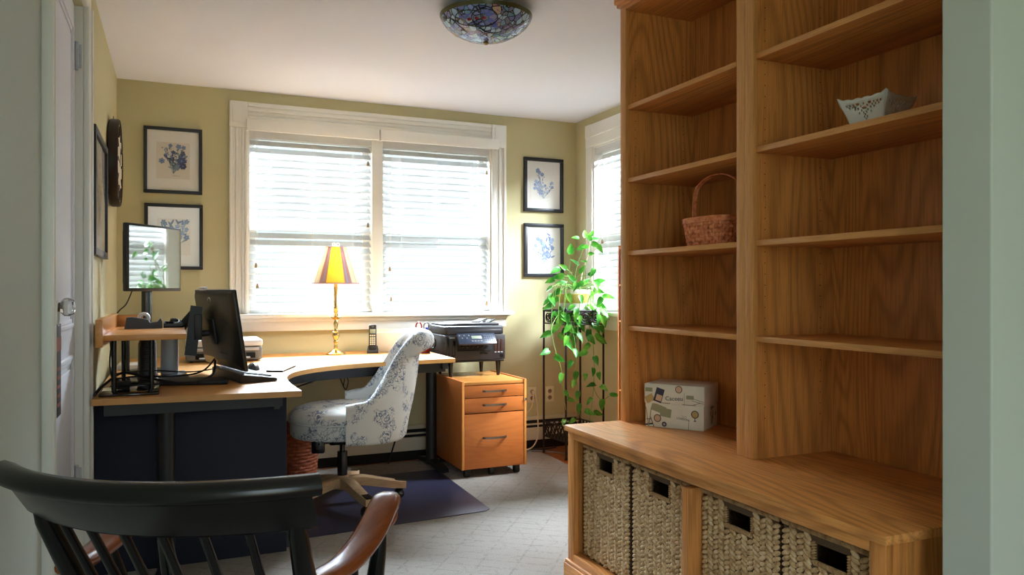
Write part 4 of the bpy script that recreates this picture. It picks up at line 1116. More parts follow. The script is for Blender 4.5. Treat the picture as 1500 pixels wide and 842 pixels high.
def pen(name, m, lab, dx, dy, lean_, h, r=0.0045, cap=None):
    b = B(); p0 = Vector((MX+dx, MY+dy, DT+0.016)); p1 = p0+Vector((lean_[0], lean_[1], h)); b.cyl(p0, p1, r, n=8)
    if cap: b.mi = 1; b.cyl(p1-(p1-p0)*0.28, p1+(p1-p0)*0.005, r*1.25, n=8); b.box(p1.x-0.001, p1.x+0.001, p1.y-r*1.8, p1.y-r, p1.z-0.035, p1.z)
    solo(name, b, [m, cap or m], lab, 'pen')
pen('marker_pen', 'blue', 'thick blue marker in the black mug, right of the scissors', 0.018, 0.004, (0.010, 0.0, ), 0.150, 0.008, 'blue')
pen('ballpoint_pen', 'black', 'thin black pen rising tallest at the right side of the mug', 0.026, 0.010, (0.016, 0.003), 0.160, 0.0035, 'black')
pen('ballpoint_pen', 'grey', 'grey pen in the black mug, between the scissors and the blue marker', 0.004, 0.016, (0.002, 0.004), 0.140, 0.004, 'grey')
pen('wooden_pencil', 'shTan', 'tan pencil leaning at the left of the black mug', -0.022, 0.004, (-0.030, 0.004), 0.145, 0.004)
sc = thing('scissors', 'scissors with red-rimmed loop handles standing in the black mug', 'scissors', (MX-0.006, MY-0.006, DT+0.016))
ux = hd
b = B()
for s in (-1, 1):
    c = Vector((MX-0.006, MY-0.006, DT+0.172))+ux*(0.026*s)
    pts = [c+ux*(0.019*math.cos(a))+Vector((0, 0, 0.027*math.sin(a))) for a in [2*PI*k/20 for k in range(21)]]
    b.mi = 0 if s < 0 else 1
    b.tube(pts, 0.0045, 6)
part('loop_handles', b, ['red', 'grey'], sc)
b = B()
for s in (-1, 1):
    p0 = Vector((MX-0.006, MY-0.006, DT+0.150))+ux*(0.020*s); p1 = Vector((MX-0.006, MY-0.006, DT+0.018))+ux*(-0.006*s)
    b.sweep([p0, (p0+p1)/2, p1], [(-0.006, -0.001), (0.006, -0.001), (0.006, 0.001), (-0.006, 0.001)], up=Vector((math.sin(YAW), math.cos(YAW), 0)))
part('blades', b, 'chrome', sc)

# ---- filing cabinet on castors
FX0, FX1, FY0, FY1, FB, FT = 1.615, 2.052, 4.455, 5.03, 0.055, 0.600
fc = thing('filing_cabinet', 'orange wood three-drawer filing cabinet on castors beside the desk', 'filing cabinet', ((FX0+FX1)/2, (FY0+FY1)/2, 0))
for xa, xb in ((FX0, FX0+0.018), (FX1-0.018, FX1)):
    b = B(); b.box(xa, xb, FY0, FY1, FB, FT, 0.002)
    for f in b.bm.faces:
        if abs(f.normal.y) > 0.9: f.material_index = 1
    part('side_panel', b, ['cabZ', 'cabEdge'], fc)
b = B(); b.box(FX0+0.018, FX1-0.018, FY0+0.004, FY1, FT-0.026, FT-0.006, 0.002); part('top_panel', b, 'beech', fc)
part('back_panel', B().box(FX0+0.018, FX1-0.018, FY1-0.012, FY1-0.002, FB, FT-0.03), 'cabZ', fc)
part('bottom_panel', B().box(FX0+0.018, FX1-0.018, FY0+0.01, FY1-0.012, FB, FB+0.016), 'cabX', fc)
for za, zb2 in ((0.496, 0.570), (0.402, 0.492), (0.062, 0.396)):
    dr = part('drawer', B().box(FX0+0.020, FX1-0.020, FY0+0.002, FY0+0.020, za, zb2, 0.0015), 'cabX', fc)
    zc_ = (za+zb2)/2+0.002 if zb2 > 0.45 else 0.252
    if zb2 < 0.45: zc_ = 0.245
    mxx = (FX0+FX1)/2
    b = B(); b.sweep([Vector((mxx-0.078, FY0+0.003, zc_)), Vector((mxx-0.070, FY0-0.014, zc_)), Vector((mxx-0.03, FY0-0.023, zc_)), Vector((mxx+0.03, FY0-0.023, zc_)), Vector((mxx+0.070, FY0-0.014, zc_)), Vector((mxx+0.078, FY0+0.003, zc_))],
            [(-0.003, -0.006), (0.003, -0.006), (0.003, 0.006), (-0.003, 0.006)], sub=5)
    part('handle', b, 'steel', dr, 60)
b = B(); b.add(B().lathe([(0.0, -0.002), (0.009, -0.002), (0.009, 0.003), (0, 0.004)], n=14), Matrix.Translation((FX1-0.009, FY0, 0.470)) @ Matrix.Rotation(PI/2, 4, 'X')); part('lock', b, 'chrome', fc)
for x, y in ((FX0+0.05, FY0+0.05), (FX1-0.05, FY0+0.05), ((FX0+FX1)/2, FY0+0.06), (FX0+0.05, FY1-0.06), (FX1-0.05, FY1-0.06)):
    b = B(); b.cyl((x-0.016, y, 0.022), (x+0.016, y, 0.022), 0.0215, n=16); b.box(x-0.019, x+0.019, y-0.016, y+0.016, 0.026, 0.056, 0.005); part('castor', b, 'rubber', fc)

# ---- printer stand and black printer
ps = thing('printer_stand', 'low black stand on tapered legs set on the filing cabinet', 'stand', (1.83, 4.90, FT-0.006))
SX0, SX1, SY0, SY1 = 1.625, 2.015, 4.745, 5.02
part('stand_top', B().box(SX0, SX1, SY0-0.01, SY1+0.02, 0.690, 0.702, 0.003), 'black', ps)
for x, y in ((SX0+0.025, SY0+0.02), (SX1-0.03, SY0+0.02), (SX1-0.06, SY1-0.02), (SX0+0.03, SY1-0.02)):
    part('leg', B().cyl((x, y, FT-0.006), (x, y, 0.692), 0.010, 0.018, n=12), 'black', ps)
pt_ = thing('printer', 'bulky black all-in-one printer with a tilted keypad, by the window', 'printer', (1.81, 4.92, 0.702))
QX0, QX1, QY0, QY1, QZ = 1.600, 2.025, 4.735, 5.12, 0.703
b = B(); b.box(QX0, QX1, QY0, QY1-0.03, QZ, QZ+0.165, 0.006); part('printer_body', b, 'plastic', pt_)
b = B(); b.box(QX0+0.004, QX1-0.004, QY0+0.02, QY1, QZ+0.166, QZ+0.222, 0.010); b.box(QX0+0.02, QX1-0.02, QY0+0.012, QY0+0.03, QZ+0.166, QZ+0.200, 0.006); part('scanner_lid', b, 'plastic', pt_)
b = B(); b.box(QX0+0.10, QX1-0.02, QY0+0.06, QY1-0.02, QZ+0.221, QZ+0.240, 0.006); b.box(QX0+0.02, QX0+0.12, QY0+0.08, QY1-0.04, QZ+0.221, QZ+0.236, 0.004); part('document_feeder', b, 'satin', pt_)
b = B(); b.sweep([Vector((QX1-0.16, QY0+0.15, QZ+0.243)), Vector((QX1-0.08, QY0+0.20, QZ+0.262))], [(-0.03, -0.003), (0.03, -0.003), (0.03, 0.003), (-0.03, 0.003)]); b.sweep([Vector((QX1-0.09, QY0+0.13, QZ+0.240)), Vector((QX1-0.03, QY0+0.16, QZ+0.258))], [(-0.03, -0.003), (0.03, -0.003), (0.03, 0.003), (-0.03, 0.003)]); part('feeder_tray', b, 'black', pt_)
cp = Matrix.Translation((QX0+0.075, QY0-0.004, QZ+0.168)) @ Matrix.Rotation(R(-38), 4, 'X')
b = B(); b.box(0.0, 0.262, -0.016, 0.0, -0.085, 0.0, 0.003); cpb = b
b = B(); b.box(0.095, 0.165, -0.0175, -0.0155, -0.045, -0.022, 0.001); b.bm.transform(cp); dspb = b
b = cpb; b.mi = 1
for k in range(5):
    for j in range(3): b.cyl((0.185+k*0.014, -0.0175, -0.020-j*0.018), (0.185+k*0.014, -0.0155, -0.020-j*0.018), 0.0042, n=8)
for k in range(5): b.cyl((0.015+k*0.016, -0.0175, -0.018-(k % 2)*0.02), (0.015+k*0.016, -0.0155, -0.018-(k % 2)*0.02), 0.0048, n=8)
for k in range(4): b.box(0.09+k*0.02, 0.104+k*0.02, -0.0175, -0.0155, -0.066, -0.058)
b.bm.transform(cp); pan = part('control_panel', b, ['ctrl', 'grey'], pt_); part('display', dspb, 'lcd', pan)
b = B(); b.box(QX0+0.085, QX0+0.325, QY0-0.002, QY0+0.02, QZ+0.062, QZ+0.108, 0.002); part('paper_slot', b, 'dark', pt_)
b = B(); b.box(QX0+0.09, QX0+0.32, QY0-0.008, QY0+0.004, QZ+0.058, QZ+0.064, 0.002)
for k in range(6): b.cyl((QX0+0.11+k*0.035, QY0-0.004, QZ+0.088), (QX0+0.124+k*0.035, QY0-0.004, QZ+0.088), 0.006, n=8)
part('exit_rollers', b, 'black', pt_)
b = B(); b.box(QX0+0.345, QX0+0.362, QY0-0.003, QY0+0.004, QZ+0.055, QZ+0.135, 0.002); b.box(QX0+0.367, QX0+0.384, QY0-0.003, QY0+0.004, QZ+0.055, QZ+0.135, 0.002); b.box(QX0+0.390, QX0+0.410, QY0-0.003, QY0+0.004, QZ+0.055, QZ+0.135, 0.002)
M['inkwin'] = plain('ink_window', (66, 46, 42), 0.3); part('ink_windows', b, 'inkwin', pt_)
b = B()
for k in range(3): b.box(QX0+0.347+k*0.0225, QX0+0.360+k*0.0225, QY0-0.0035, QY0-0.0025, QZ+0.046, QZ+0.051)
b.text('Canon', 0.017, Matrix.Translation((QX0+0.046, QY0-0.001, QZ+0.150)) @ XZ, 0.0006)
part('lettering', b, 'lettering', pt_, None)
b = B(); b.box(QX0+0.012, QX0+0.03, QY0-0.0025, QY0+0.004, QZ+0.02, QZ+0.155, 0.002); b.box(QX0+0.05, QX0+0.072, QY0-0.0025, QY0+0.004, QZ+0.03, QZ+0.13, 0.002); b.box(QX0+0.245, QX0+0.30, QY0-0.003, QY0+0.004, QZ+0.036, QZ+0.05, 0.003); b.box(QX0+0.39, QX0+0.412, QY0-0.003, QY0+0.004, QZ+0.012, QZ+0.036, 0.003)
part('front_trim', b, 'black', pt_)

# ---- wicker waste basket under the desk
wbk = thing('waste_basket', 'round reddish-brown wicker basket under the desk', 'waste basket', (0.690, 4.955, 0))
b = B(); wx, wy = 0.690, 4.955; nr = 15
for r in range(nr):
    z0_ = 0.004+r*0.0205; g = 0.128+0.022*r/nr; rings = []
    for (dz, off) in ((0, -0.002), (0.006, 0.003), (0.013, 0.003), (0.0195, -0.002)):
        ring = []
        for i in range(72):
            a = 2*PI*i/72; k = ((i//3)+r) % 2; q = g+off+(0.004 if k else -0.003)
            ring.append((wx+q*math.cos(a), wy+q*math.sin(a), z0_+dz))
        rings.append(ring)
    b.loft(rings, False, False)
b.lathe([(0.0, 0.002), (0.124, 0.002), (0.146, 0.312)], wx, wy, 48, False)
part('basket_body', b, 'wicker', wbk, 60)
b = B(); b.torus((wx, wy, 0.314), 0.150, 0.010, 'Z', 48, 8); part('rim', b, 'wicker', wbk)

# ---- cords and adapter under the desk
solo('cable', B().tube([(1.50, 5.12, 0.66), (1.47, 5.125, 0.55), (1.45, 5.10, 0.40), (1.40, 5.08, 0.26), (1.34, 5.05, 0.10), (1.30, 5.02, 0.01)], 0.0055, 8, 6), 'rubber', 'black cord hanging from the desk down to the heater, right of the office chair', 'cord')
solo('cable', B().tube([(1.48, 5.13, 0.56), (1.40, 5.14, 0.50), (1.36, 5.15, 0.42), (1.39, 5.14, 0.34), (1.30, 5.14, 0.25)], 0.0028, 6, 6), 'rubber', 'thin kinked black cord against the wall beside the hanging cord', 'cord')
ad = thing('power_adapter', 'black cord with an inline adapter slung under the curved desk edge', 'adapter', (0.55, 4.35, 0.62))
part('cable', B().tube([(0.44, 4.20, 0.66), (0.50, 4.26, 0.628), (0.56, 4.36, 0.615), (0.66, 4.50, 0.62), (0.78, 4.62, 0.64), (0.88, 4.70, 0.69)], 0.004, 8, 6), 'rubber', ad)
b = B(); b.cyl((0.51, 4.275, 0.620), (0.575, 4.375, 0.613), 0.013, n=10); part('adapter_block', b, 'rubber', ad)
solo('cable', B().tube([(0.96, 4.85, 0.70), (0.955, 4.87, 0.62), (0.975, 4.90, 0.57), (1.0, 4.92, 0.53), (1.02, 4.94, 0.58), (1.0, 4.93, 0.61), (0.98, 4.9, 0.55)], 0.003, 6, 6), 'rubber', 'thin black cord looping under the desk behind the office chair seat', 'cord')

# ---- outlets and the beige cord
def outlet(x, z, label, group=None):
    t = thing('wall_outlet', label, 'outlet', (x, YB, z-0.057))
    part('plate', B().box(x-0.036, x+0.036, YB-0.006, YB, z-0.058, z+0.058, 0.003), 'ivory', t)
    for dz in (-0.024, 0.024):
        b = B(); b.add(B().lathe([(0.0, 0.0), (0.0165, 0.0), (0.0155, 0.002), (0, 0.002)], n=16), Matrix.Translation((x, YB-0.006, z+dz)) @ Matrix.Rotation(PI/2, 4, 'X'))
        s_ = part('socket', b, 'hole', t)
        b = B(); b.box(x-0.007, x-0.004, YB-0.009, YB-0.0075, z+dz-0.002, z+dz+0.007); b.box(x+0.004, x+0.007, YB-0.009, YB-0.0075, z+dz-0.002, z+dz+0.007); part('slots', b, 'dark', s_)
    return t
o1 = at(779, 578, Y=YB); o2 = at(805, 577, Y=YB)
outlet(o1.x, o1.z, 'ivory wall outlet with a beige plug in it, next to the filing cabinet'); outlet(o2.x, o2.z, 'empty ivory wall outlet behind the plant stand')
pl = thing('beige_cord', 'beige power cord running from the wall outlet down beside the filing cabinet', 'cord', (o1.x, YB-0.03, o1.z))
part('plug', B().box(o1.x-0.012, o1.x+0.014, YB-0.034, YB-0.008, o1.z+0.004, o1.z+0.034, 0.006), 'cream', pl)
part('cable', B().tube([(o1.x+0.006, YB-0.03, o1.z+0.02), (o1.x+0.012, YB-0.06, o1.z-0.05), (o1.x+0.01, YB-0.085, 0.20), (o1.x+0.0, YB-0.10, 0.08), (o1.x-0.06, YB-0.13, 0.015), (o1.x-0.16, YB-0.17, 0.008)], 0.005, 8, 6), 'cream', pl)
part('cable', B().tube([(o1.x, YB-0.03, o1.z+0.005), (o1.x-0.02, YB-0.06, o1.z-0.04), (o1.x-0.06, YB-0.10, o1.z-0.09), (o1.x-0.14, YB-0.14, o1.z-0.13)], 0.0045, 8, 6), 'cream', pl)
solo('grey_cable', B().tube([(2.10, 4.98, 0.004), (2.30, 5.04, 0.005), (2.46, 5.02, FZ+0.005), (2.60, 4.86, FZ+0.005), (2.72, 4.66, FZ+0.005)], 0.006, 8, 6), 'grey', 'grey cable lying on the bare boards under the plant stand', 'cable')
solo('blue_cable', B().tube([(2.12, 5.04, 0.004), (2.28, 5.09, 0.005), (2.48, 5.10, FZ+0.005), (2.60, 5.12, FZ+0.005)], 0.005, 8, 6), 'ctrl', 'slate blue cable lying along the foot of the heater', 'cable')

# ================================================================== OFFICE CHAIR
HX, HY = 0.836, 4.205
oc = thing('office_chair', 'upholstered swivel chair in white fabric with blue floral drawing', 'chair', (HX, HY, 0))
# wooden star base
for k in range(5):
    a = R(5-72*k) ; ca, sa = math.cos(a), math.sin(a)
    pts = [Vector((HX+ca*q, HY+sa*q, z)) for q, z in ((0.0, 0.128), (0.10, 0.128), (0.20, 0.110), (0.29, 0.093), (0.345, 0.088))]
    def pr(f):
        w = 0.032-0.010*f; h = 0.027-0.007*f
        return [(-w, -h), (w, -h), (w, h*0.8), (w*0.7, h), (-w*0.7, h), (-w, h*0.8)]
    lg = part('leg', B().sweep(pts, pr, sub=4), 'legwood', oc)
    b = B(); b.sweep([Vector((HX+ca*q, HY+sa*q, z)) for q, z in ((0.285, 0.1145), (0.348, 0.108))], [(-0.019, -0.003), (0.019, -0.003), (0.019, 0.002), (-0.019, 0.002)]); part('foot_cap', b, 'black', lg)
    cxk, cyk = HX+ca*0.325, HY+sa*0.325; a2 = a+R(60+k*40)
    dv = Vector((math.cos(a2), math.sin(a2), 0)); off = Vector((-dv.y, dv.x, 0))*0.018
    b = B(); b.cyl((cxk, cyk, 0.055), (cxk, cyk, 0.085), 0.006, n=10)
    c0 = Vector((cxk, cyk, 0.0318))+off
    for q_ in (-1, 1): b.ell(c0+dv*(0.012*q_), (0.0135, 0.0275, 0.0275), Euler((0, 0, a2)), 18, 14)
    b.ell(c0+Vector((0, 0, 0.012)), (0.017, 0.026, 0.022), Euler((0, 0, a2)), 14, 10)
    part('castor', b, 'gloss', lg)
b = B(); b.cyl((HX, HY, 0.090), (HX, HY, 0.162), 0.040, 0.034, n=20); part('hub', b, 'legwood', oc)
b = B(); b.cyl((HX, HY, 0.15), (HX, HY, 0.290), 0.027, n=20); b.cyl((HX, HY, 0.29), (HX, HY, 0.35), 0.014, n=16); part('gas_lift', b, 'black', oc)
b = B(); b.box(HX-0.07, HX+0.10, HY-0.075, HY+0.075, 0.335, 0.392, 0.012); b.box(HX-0.16, HX-0.09, HY-0.12, HY-0.07, 0.305, 0.375, 0.010); b.cyl((HX-0.12, HY-0.02, 0.365), (HX-0.12, HY-0.16, 0.355), 0.006, n=8); part('mechanism', b, 'black', oc)
# seat
SCX = HX+0.008
def sup(cx, cy, rx, ry, z, n=48, p=2.2): return oval(cx, cy, rx, ry, z, n, p)
b = B(); b.loft([sup(SCX, HY, 0.25, 0.24, 0.385), sup(SCX, HY, 0.272, 0.262, 0.390), sup(SCX, HY, 0.281, 0.272, 0.402), sup(SCX, HY, 0.283, 0.274, 0.466)]); part('seat_skirt', b, 'toile', oc, 60)
b = B(); b.loft([sup(SCX, HY, 0.281, 0.272, 0.467), sup(SCX, HY, 0.290, 0.281, 0.482), sup(SCX, HY, 0.288, 0.279, 0.503), sup(SCX, HY, 0.268, 0.260, 0.526), sup(SCX, HY, 0.22, 0.215, 0.543), sup(SCX, HY, 0.14, 0.14, 0.552), sup(SCX, HY, 0.04, 0.04, 0.555)]); part('seat', b, 'toile', oc, 60)
M['piping'] = plain('fabric_piping', (206, 208, 208), 0.8)
b = B(); ring = [Vector(p) for p in sup(SCX, HY, 0.287, 0.278, 0.470)]; b.tube(ring+[ring[0], ring[1]], 0.0045, 6); part('piping', b, 'piping', oc)
# wrap-round back with rolled top
def sstep(a, b_, x):
    t = max(0, min(1, (x-a)/(b_-a))); return t*t*(3-2*t)
b = B(); rings = []; NPH = 64; seam = B()
for i in range(NPH+1):
    ph_ = R(-90+180*i/NPH); t = abs(math.degrees(ph_))
    up = 1-sstep(26, 74, t); h = 0.592+0.356*up-0.012*sstep(74, 90, t); k = sstep(0.62, 1.0, up)
    lean = 0.19*max(0.0, math.cos(ph_))**0.8
    def ri(z): return 0.256+0.028*max(0.0, math.cos(ph_))+lean*max(0, z-0.44)
    rho = 0.024+0.032*k
    zt = h-rho; rt = ri(zt); prof = []
    prof += [(0.262, 0.375), (ri(0.46), 0.46)]
    for f in (0.25, 0.5, 0.75): zz = 0.48+(zt-0.48)*f; prof.append((ri(zz)-0.012*math.sin(f*PI)*up, zz))
    cxr = rt+rho; end = -75*k
    for q in range(9):
        a = R(180+(end-180)*q/8); prof.append((cxr+rho*math.cos(a), zt+rho*math.sin(a)))
    zo = min(zt-rho*k*1.3, zt-0.004)
    for f in (0.0, 0.3, 0.6, 0.85): zz = zo+(0.405-zo)*f; prof.append((ri(zz)+0.046+0.010*math.sin(f*PI), zz))
    prof.append((ri(0.40)+0.044, 0.388)); prof.append((ri(0.40)+0.032, 0.372))
    c, q_ = math.cos(ph_), math.sin(ph_)
    sq = 1.0/((abs(c)**2.5+abs(q_)**2.5)**(1/2.5))
    wy = 1.0-0.16*sstep(0.60, 0.95, 0.0)
    ring = []
    for r_, z in prof:
        nar = 1.0-0.22*sstep(0.56, 0.80, z)          # narrower across the shoulders
        ring.append((SCX+0.008+r_*c*sq, HY+r_*q_*sq*nar, z))
    rings.append(ring)
b.loft(rings); part('backrest', b, 'toile', oc, 60)
seam.bm.free()
oc.rotation_euler = (0, 0, R(-11))

# ---- chair mat
b = B(); b.prism([(0.35, 3.565), (0.50, 3.62), (0.56, 3.70), (1.50, 3.772), (1.535, 3.80), (1.556, 4.74), (1.535, 4.765), (0.35, 4.74)], 0.0006, 0.004)
solo('chair_mat', b, 'mat', 'dark blue-black vinyl mat on the carpet under the office chair', 'chair mat', None, None)

# ================================================================== BLACK ARMCHAIR IN FRONT
ang3 = R(-32.9)
ac = thing('armchair', 'black spindle-back wooden armchair with brown arms, seen from behind', 'chair', (-0.030, 1.510, 0), ang3)
def bow(x): return -0.105*(1-(x/0.304)**2)
def P3(name, b, m, sm=50): return part(name, b, m, ac, sm, local=True)
def crest_sweep(x0, x1, prof, n=36, taper=None, rake=0.0):
    b = B(); rings = []
    for i in range(n+1):
        x = x0+(x1-x0)*i/n
        dy = 0.105*2*x/0.304**2; nrm = Vector((-dy, 1, 0)).normalized()
        ring = []
        for (o, z) in prof:
            xx = x
            if taper: xx = x*taper(z)
            ring.append(Vector((xx, bow(xx)+rake*(0.826-z)/0.08, z))+nrm*o)
        rings.append(ring)
    return b.loft(rings)
P3('crest_roll', crest_sweep(-0.306, 0.306, [(0.018, 0.815), (0.022, 0.830), (0.016, 0.847), (0.000, 0.855), (-0.014, 0.853), (-0.026, 0.845), (-0.030, 0.834), (-0.025, 0.823), (-0.014, 0.818)]), 'black', 70)
P3('crest_rail', crest_sweep(-0.294, 0.294, [(0.044, 0.750), (0.020, 0.826), (-0.008, 0.826), (0.008, 0.752), (0.013, 0.746), (0.039, 0.745)], rake=0.040), 'black', 40)
seatz = 0.44
def spin(x):
    x2 = x*0.89; return Vector((x, bow(x)+0.050, 0.772)), Vector((x2, bow(x)*0.55+0.205, seatz-0.004))
for i, x in enumerate((-0.254, 0.254)):
    p0, p1 = spin(x)
    P3('stile', B().tube([p1, p1.lerp(p0, 0.2), p1.lerp(p0, 0.6), p1.lerp(p0, 0.90), p0], [0.017, 0.019, 0.021, 0.0175, 0.009], 14), 'black')
for i in range(6):
    x = -0.254+0.508*(i+1)/7; p0, p1 = spin(x)
    P3('spindle', B().tube([p1, p1.lerp(p0, 0.25), p1.lerp(p0, 0.5), p1.lerp(p0, 0.8), p0], [0.008, 0.011, 0.010, 0.008, 0.008], 10), 'black')
# seat: saddle-shaped
b = B(); out = []
for i in range(40):
    a = 2*PI*i/40; c, s = math.cos(a), math.sin(a)
    rx = 0.268+0.012*s
    out.append((rx*abs(c)**0.72*(1 if c >= 0 else -1), 0.325+0.235*abs(s)**0.72*(1 if s >= 0 else -1)))
rr = [[(x*f, 0.325+(y-0.325)*f, z-(0.012 if f < 0.9 else 0)*(1-f*0.4)) for x, y in out] for f, z in ((0.94, seatz-0.038), (1.0, seatz-0.028), (1.0, seatz-0.008), (0.97, seatz), (0.75, seatz), (0.35, seatz+0.002), (0.05, seatz+0.003))]
b.loft(rr); P3('seat', b, 'black', 60)
for sx in (-1, 1):
    for (yt, yb_) in ((0.16, 0.06), (0.47, 0.54)):
        p0 = Vector((sx*0.19, yt, seatz-0.03)); p1 = Vector((sx*0.255, yb_, 0.0))
        fr = [0, 0.12, 0.3, 0.34, 0.38, 0.62, 0.66, 0.70, 0.9, 1.0]; ra = [0.014, 0.016, 0.021, 0.017, 0.021, 0.021, 0.016, 0.020, 0.014, 0.012]
        P3('leg', B().tube([p0.lerp(p1, f) for f in fr], ra, 14), 'black')
    P3('stretcher', B().tube([(sx*0.226, 0.095, 0.19), (sx*0.228, 0.30, 0.19), (sx*0.23, 0.515, 0.19)], [0.008, 0.013, 0.008], 10), 'black')
P3('stretcher', B().tube([(-0.228, 0.30, 0.19), (0, 0.30, 0.19), (0.228, 0.30, 0.19)], [0.008, 0.014, 0.008], 10), 'black')
P3('stretcher', B().tube([(-0.225, 0.505, 0.25), (0, 0.505, 0.25), (0.225, 0.505, 0.25)], [0.008, 0.014, 0.008], 10), 'black')
for sx in (-1, 1):
    pts = [Vector((sx*0.246, 0.085, 0.630)), Vector((sx*0.256, 0.13, 0.624)), Vector((sx*0.272, 0.21, 0.624)), Vector((sx*0.280, 0.31, 0.643)), Vector((sx*0.279, 0.40, 0.672)), Vector((sx*0.275, 0.445, 0.682)), Vector((sx*0.272, 0.472, 0.676)), Vector((sx*0.271, 0.486, 0.658))]
    def apf(f):
        w = 0.024+0.010*math.sin(min(1, f*1.1)*PI*0.9); h = 0.014+0.008*f
        if f > 0.82: h = 0.023; w = 0.032-0.05*(f-0.82)
        n = 14
        return [(w*math.copysign(abs(math.cos(2*PI*k/n))**0.75, math.cos(2*PI*k/n)), h*math.copysign(abs(math.sin(2*PI*k/n))**0.75, math.sin(2*PI*k/n))) for k in range(n)]
    b = B().sweep(pts, apf, sub=6)
    b.ell((sx*0.272, 0.464, 0.648), (0.026, 0.024, 0.030), None, 16, 12)
    P3('arm', b, 'armwood', 60)
    P3('arm_post', B().tube([(sx*0.274, 0.425, 0.662), (sx*0.268, 0.428, 0.59), (sx*0.254, 0.432, 0.50), (sx*0.246, 0.435, seatz-0.01)], [0.012, 0.016, 0.021, 0.014], 14), 'black')
    P3('arm_spindle', B().tube([(sx*0.275, 0.25, 0.625), (sx*0.265, 0.27, 0.55), (sx*0.250, 0.29, seatz-0.01)], [0.008, 0.012, 0.009], 10), 'black')

# ================================================================== PICTURES AND CLOCK
def petal(b, c, a, l, w, U, V, N, lift):
    pts = []
    for k in range(8):
        t = 2*PI*k/8; p = (l/2+l/2*math.cos(t), w/2*math.sin(t)*(1.1-0.35*math.cos(t)))
        q = (p[0]*math.cos(a)-p[1]*math.sin(a), p[0]*math.sin(a)+p[1]*math.cos(a)); pts.append(c+U*q[0]+V*q[1]+N*lift)
    b.face(pts)
def botanical(b, c, U, V, N, w, h, rnd, kind):
    lift = [0.0006]
    def L(): lift[0] += 0.000004; return lift[0]
    root = c-V*h*0.36
    def flower(p, r, n, mi, mj):
        b.mi = mi
        a0 = rnd.uniform(0, 1)
        for k in range(n): petal(b, p, a0+2*PI*k/n, r, r*0.75, U, V, N, L())
        b.mi = mj
        petal(b, p-U*r*0.18, 0, r*0.36, r*0.36, U, V, N, L())
    for s in range(13):
        tip = c+U*rnd.uniform(-0.40, 0.40)*w+V*rnd.uniform(-0.12, 0.42)*h; b.mi = rnd.choice((2, 3, 2))
        d = tip-root; n = d.length; side = N.cross(d).normalized()*0.0009
        b.face([root-side+N*L(), root+side+N*L(), tip+side+N*L(), tip-side+N*L()])
        for k in range(6):
            q = root+d*(0.25+0.12*k)+U*rnd.uniform(-.01, .01); b.mi = rnd.choice((1, 2, 2, 3, 0))
            petal(b, q, rnd.uniform(0.3, 2.8), rnd.uniform(0.014, 0.026), rnd.uniform(0.006, 0.010), U, V, N, L())
        if kind == 0 and s < 6:
            for k in range(9): b.mi = rnd.choice((1, 1, 0)); petal(b, tip-d.normalized()*(k*0.008)+U*rnd.uniform(-.008, .008), rnd.uniform(0, 6.2), 0.010, 0.008, U, V, N, L())
        else: flower(tip, rnd.uniform(0.012, 0.019), 5, rnd.choice((0, 1, 1, 3)), 2)
    if kind == 0:
        flower(c+U*0.25*w-V*0.0*h, 0.030, 6, 0, 1); flower(c+U*0.29*w-V*0.14*h, 0.022, 7, 3, 1); flower(c-U*0.34*w-V*0.02*h, 0.019, 6, 1, 3)
    elif kind == 1:
        for k in range(14): b.mi = rnd.choice((3, 0)); petal(b, c+U*rnd.uniform(-.1, .3)*w+V*rnd.uniform(-.25, .4)*h, rnd.uniform(0.2, 2.9), 0.038, 0.011, U, V, N, L())
    b.mi = 3
    for k in range(5): b.face([c-V*h*(0.42)+U*(0.05+0.022*k-0.06)*w*2+N*L()+U*x_+V*y_ for x_, y_ in ((0, 0), (0.006, 0), (0.006, 0.0018), (0, 0.0018))])
def picture(name, label, c, U, V, w, h, fw, aw, ah, seed, kind, depth=0.022, group='framed botanical prints', sheet=None, inks=('inkA', 'inkB', 'inkC', 'inkD', 'print')):
    """c = middle of the frame on the wall; U right, V up, N out of the wall"""
    N = U.cross(V); rnd = random.Random(seed)
    t = thing(name, label, 'picture', c-V*h/2, 0, group)
    bb = B()
    def bar(x0, x1, y0, y1, z0, z1, mb, bev=0.002):
        s_ = B().box(x0, x1, y0, y1, z0, z1, bev); mt = Matrix((U.to_4d(), V.to_4d(), N.to_4d(), (0, 0, 0, 1))).transposed()
        for i in range(3): mt[3][i] = 0; mt[i][3] = c[i]
        mt[3][3] = 1; mb.add(s_, mt)
    bar(-w/2, w/2, h/2-fw, h/2, 0.001, depth, bb); bar(-w/2, w/2, -h/2, -h/2+fw, 0.001, depth, bb)
    bar(-w/2, -w/2+fw, -h/2+fw, h/2-fw, 0.001, depth, bb); bar(w/2-fw, w/2, -h/2+fw, h/2-fw, 0.001, depth, bb)
    part('frame', bb, 'frame', t)
    bb = B(); bar(-w/2+fw-0.002, w/2-fw+0.002, -h/2+fw-0.002, h/2-fw+0.002, 0.001, depth*0.45, bb, 0); part('mat_board', bb, sheet or 'paper', t, None)
    bb = B(); bar(-aw/2, aw/2, -ah/2, ah/2, depth*0.45, depth*0.45+0.0008, bb, 0); bb2 = bb
    botanical(bb, c+N*(depth*0.45+0.001), U, V, N, aw, ah, rnd, kind)
    for f in list(bb.bm.faces)[:6]: f.material_index = 4
    part('print', bb, list(inks), t, None)
    bb = B(); bar(-w/2+fw-0.002, w/2-fw+0.002, -h/2+fw-0.002, h/2-fw+0.002, depth*0.7, depth*0.7+0.0015, bb, 0); part('glass', bb, 'picglass', t, None)
    return t
M['paleA'] = plain('pale_ink_blue', (128, 146, 190), 0.8); M['paleB'] = plain('pale_ink_sky', (160, 178, 210), 0.8); M['paleC'] = plain('pale_ink_grey', (172, 184, 196), 0.8)
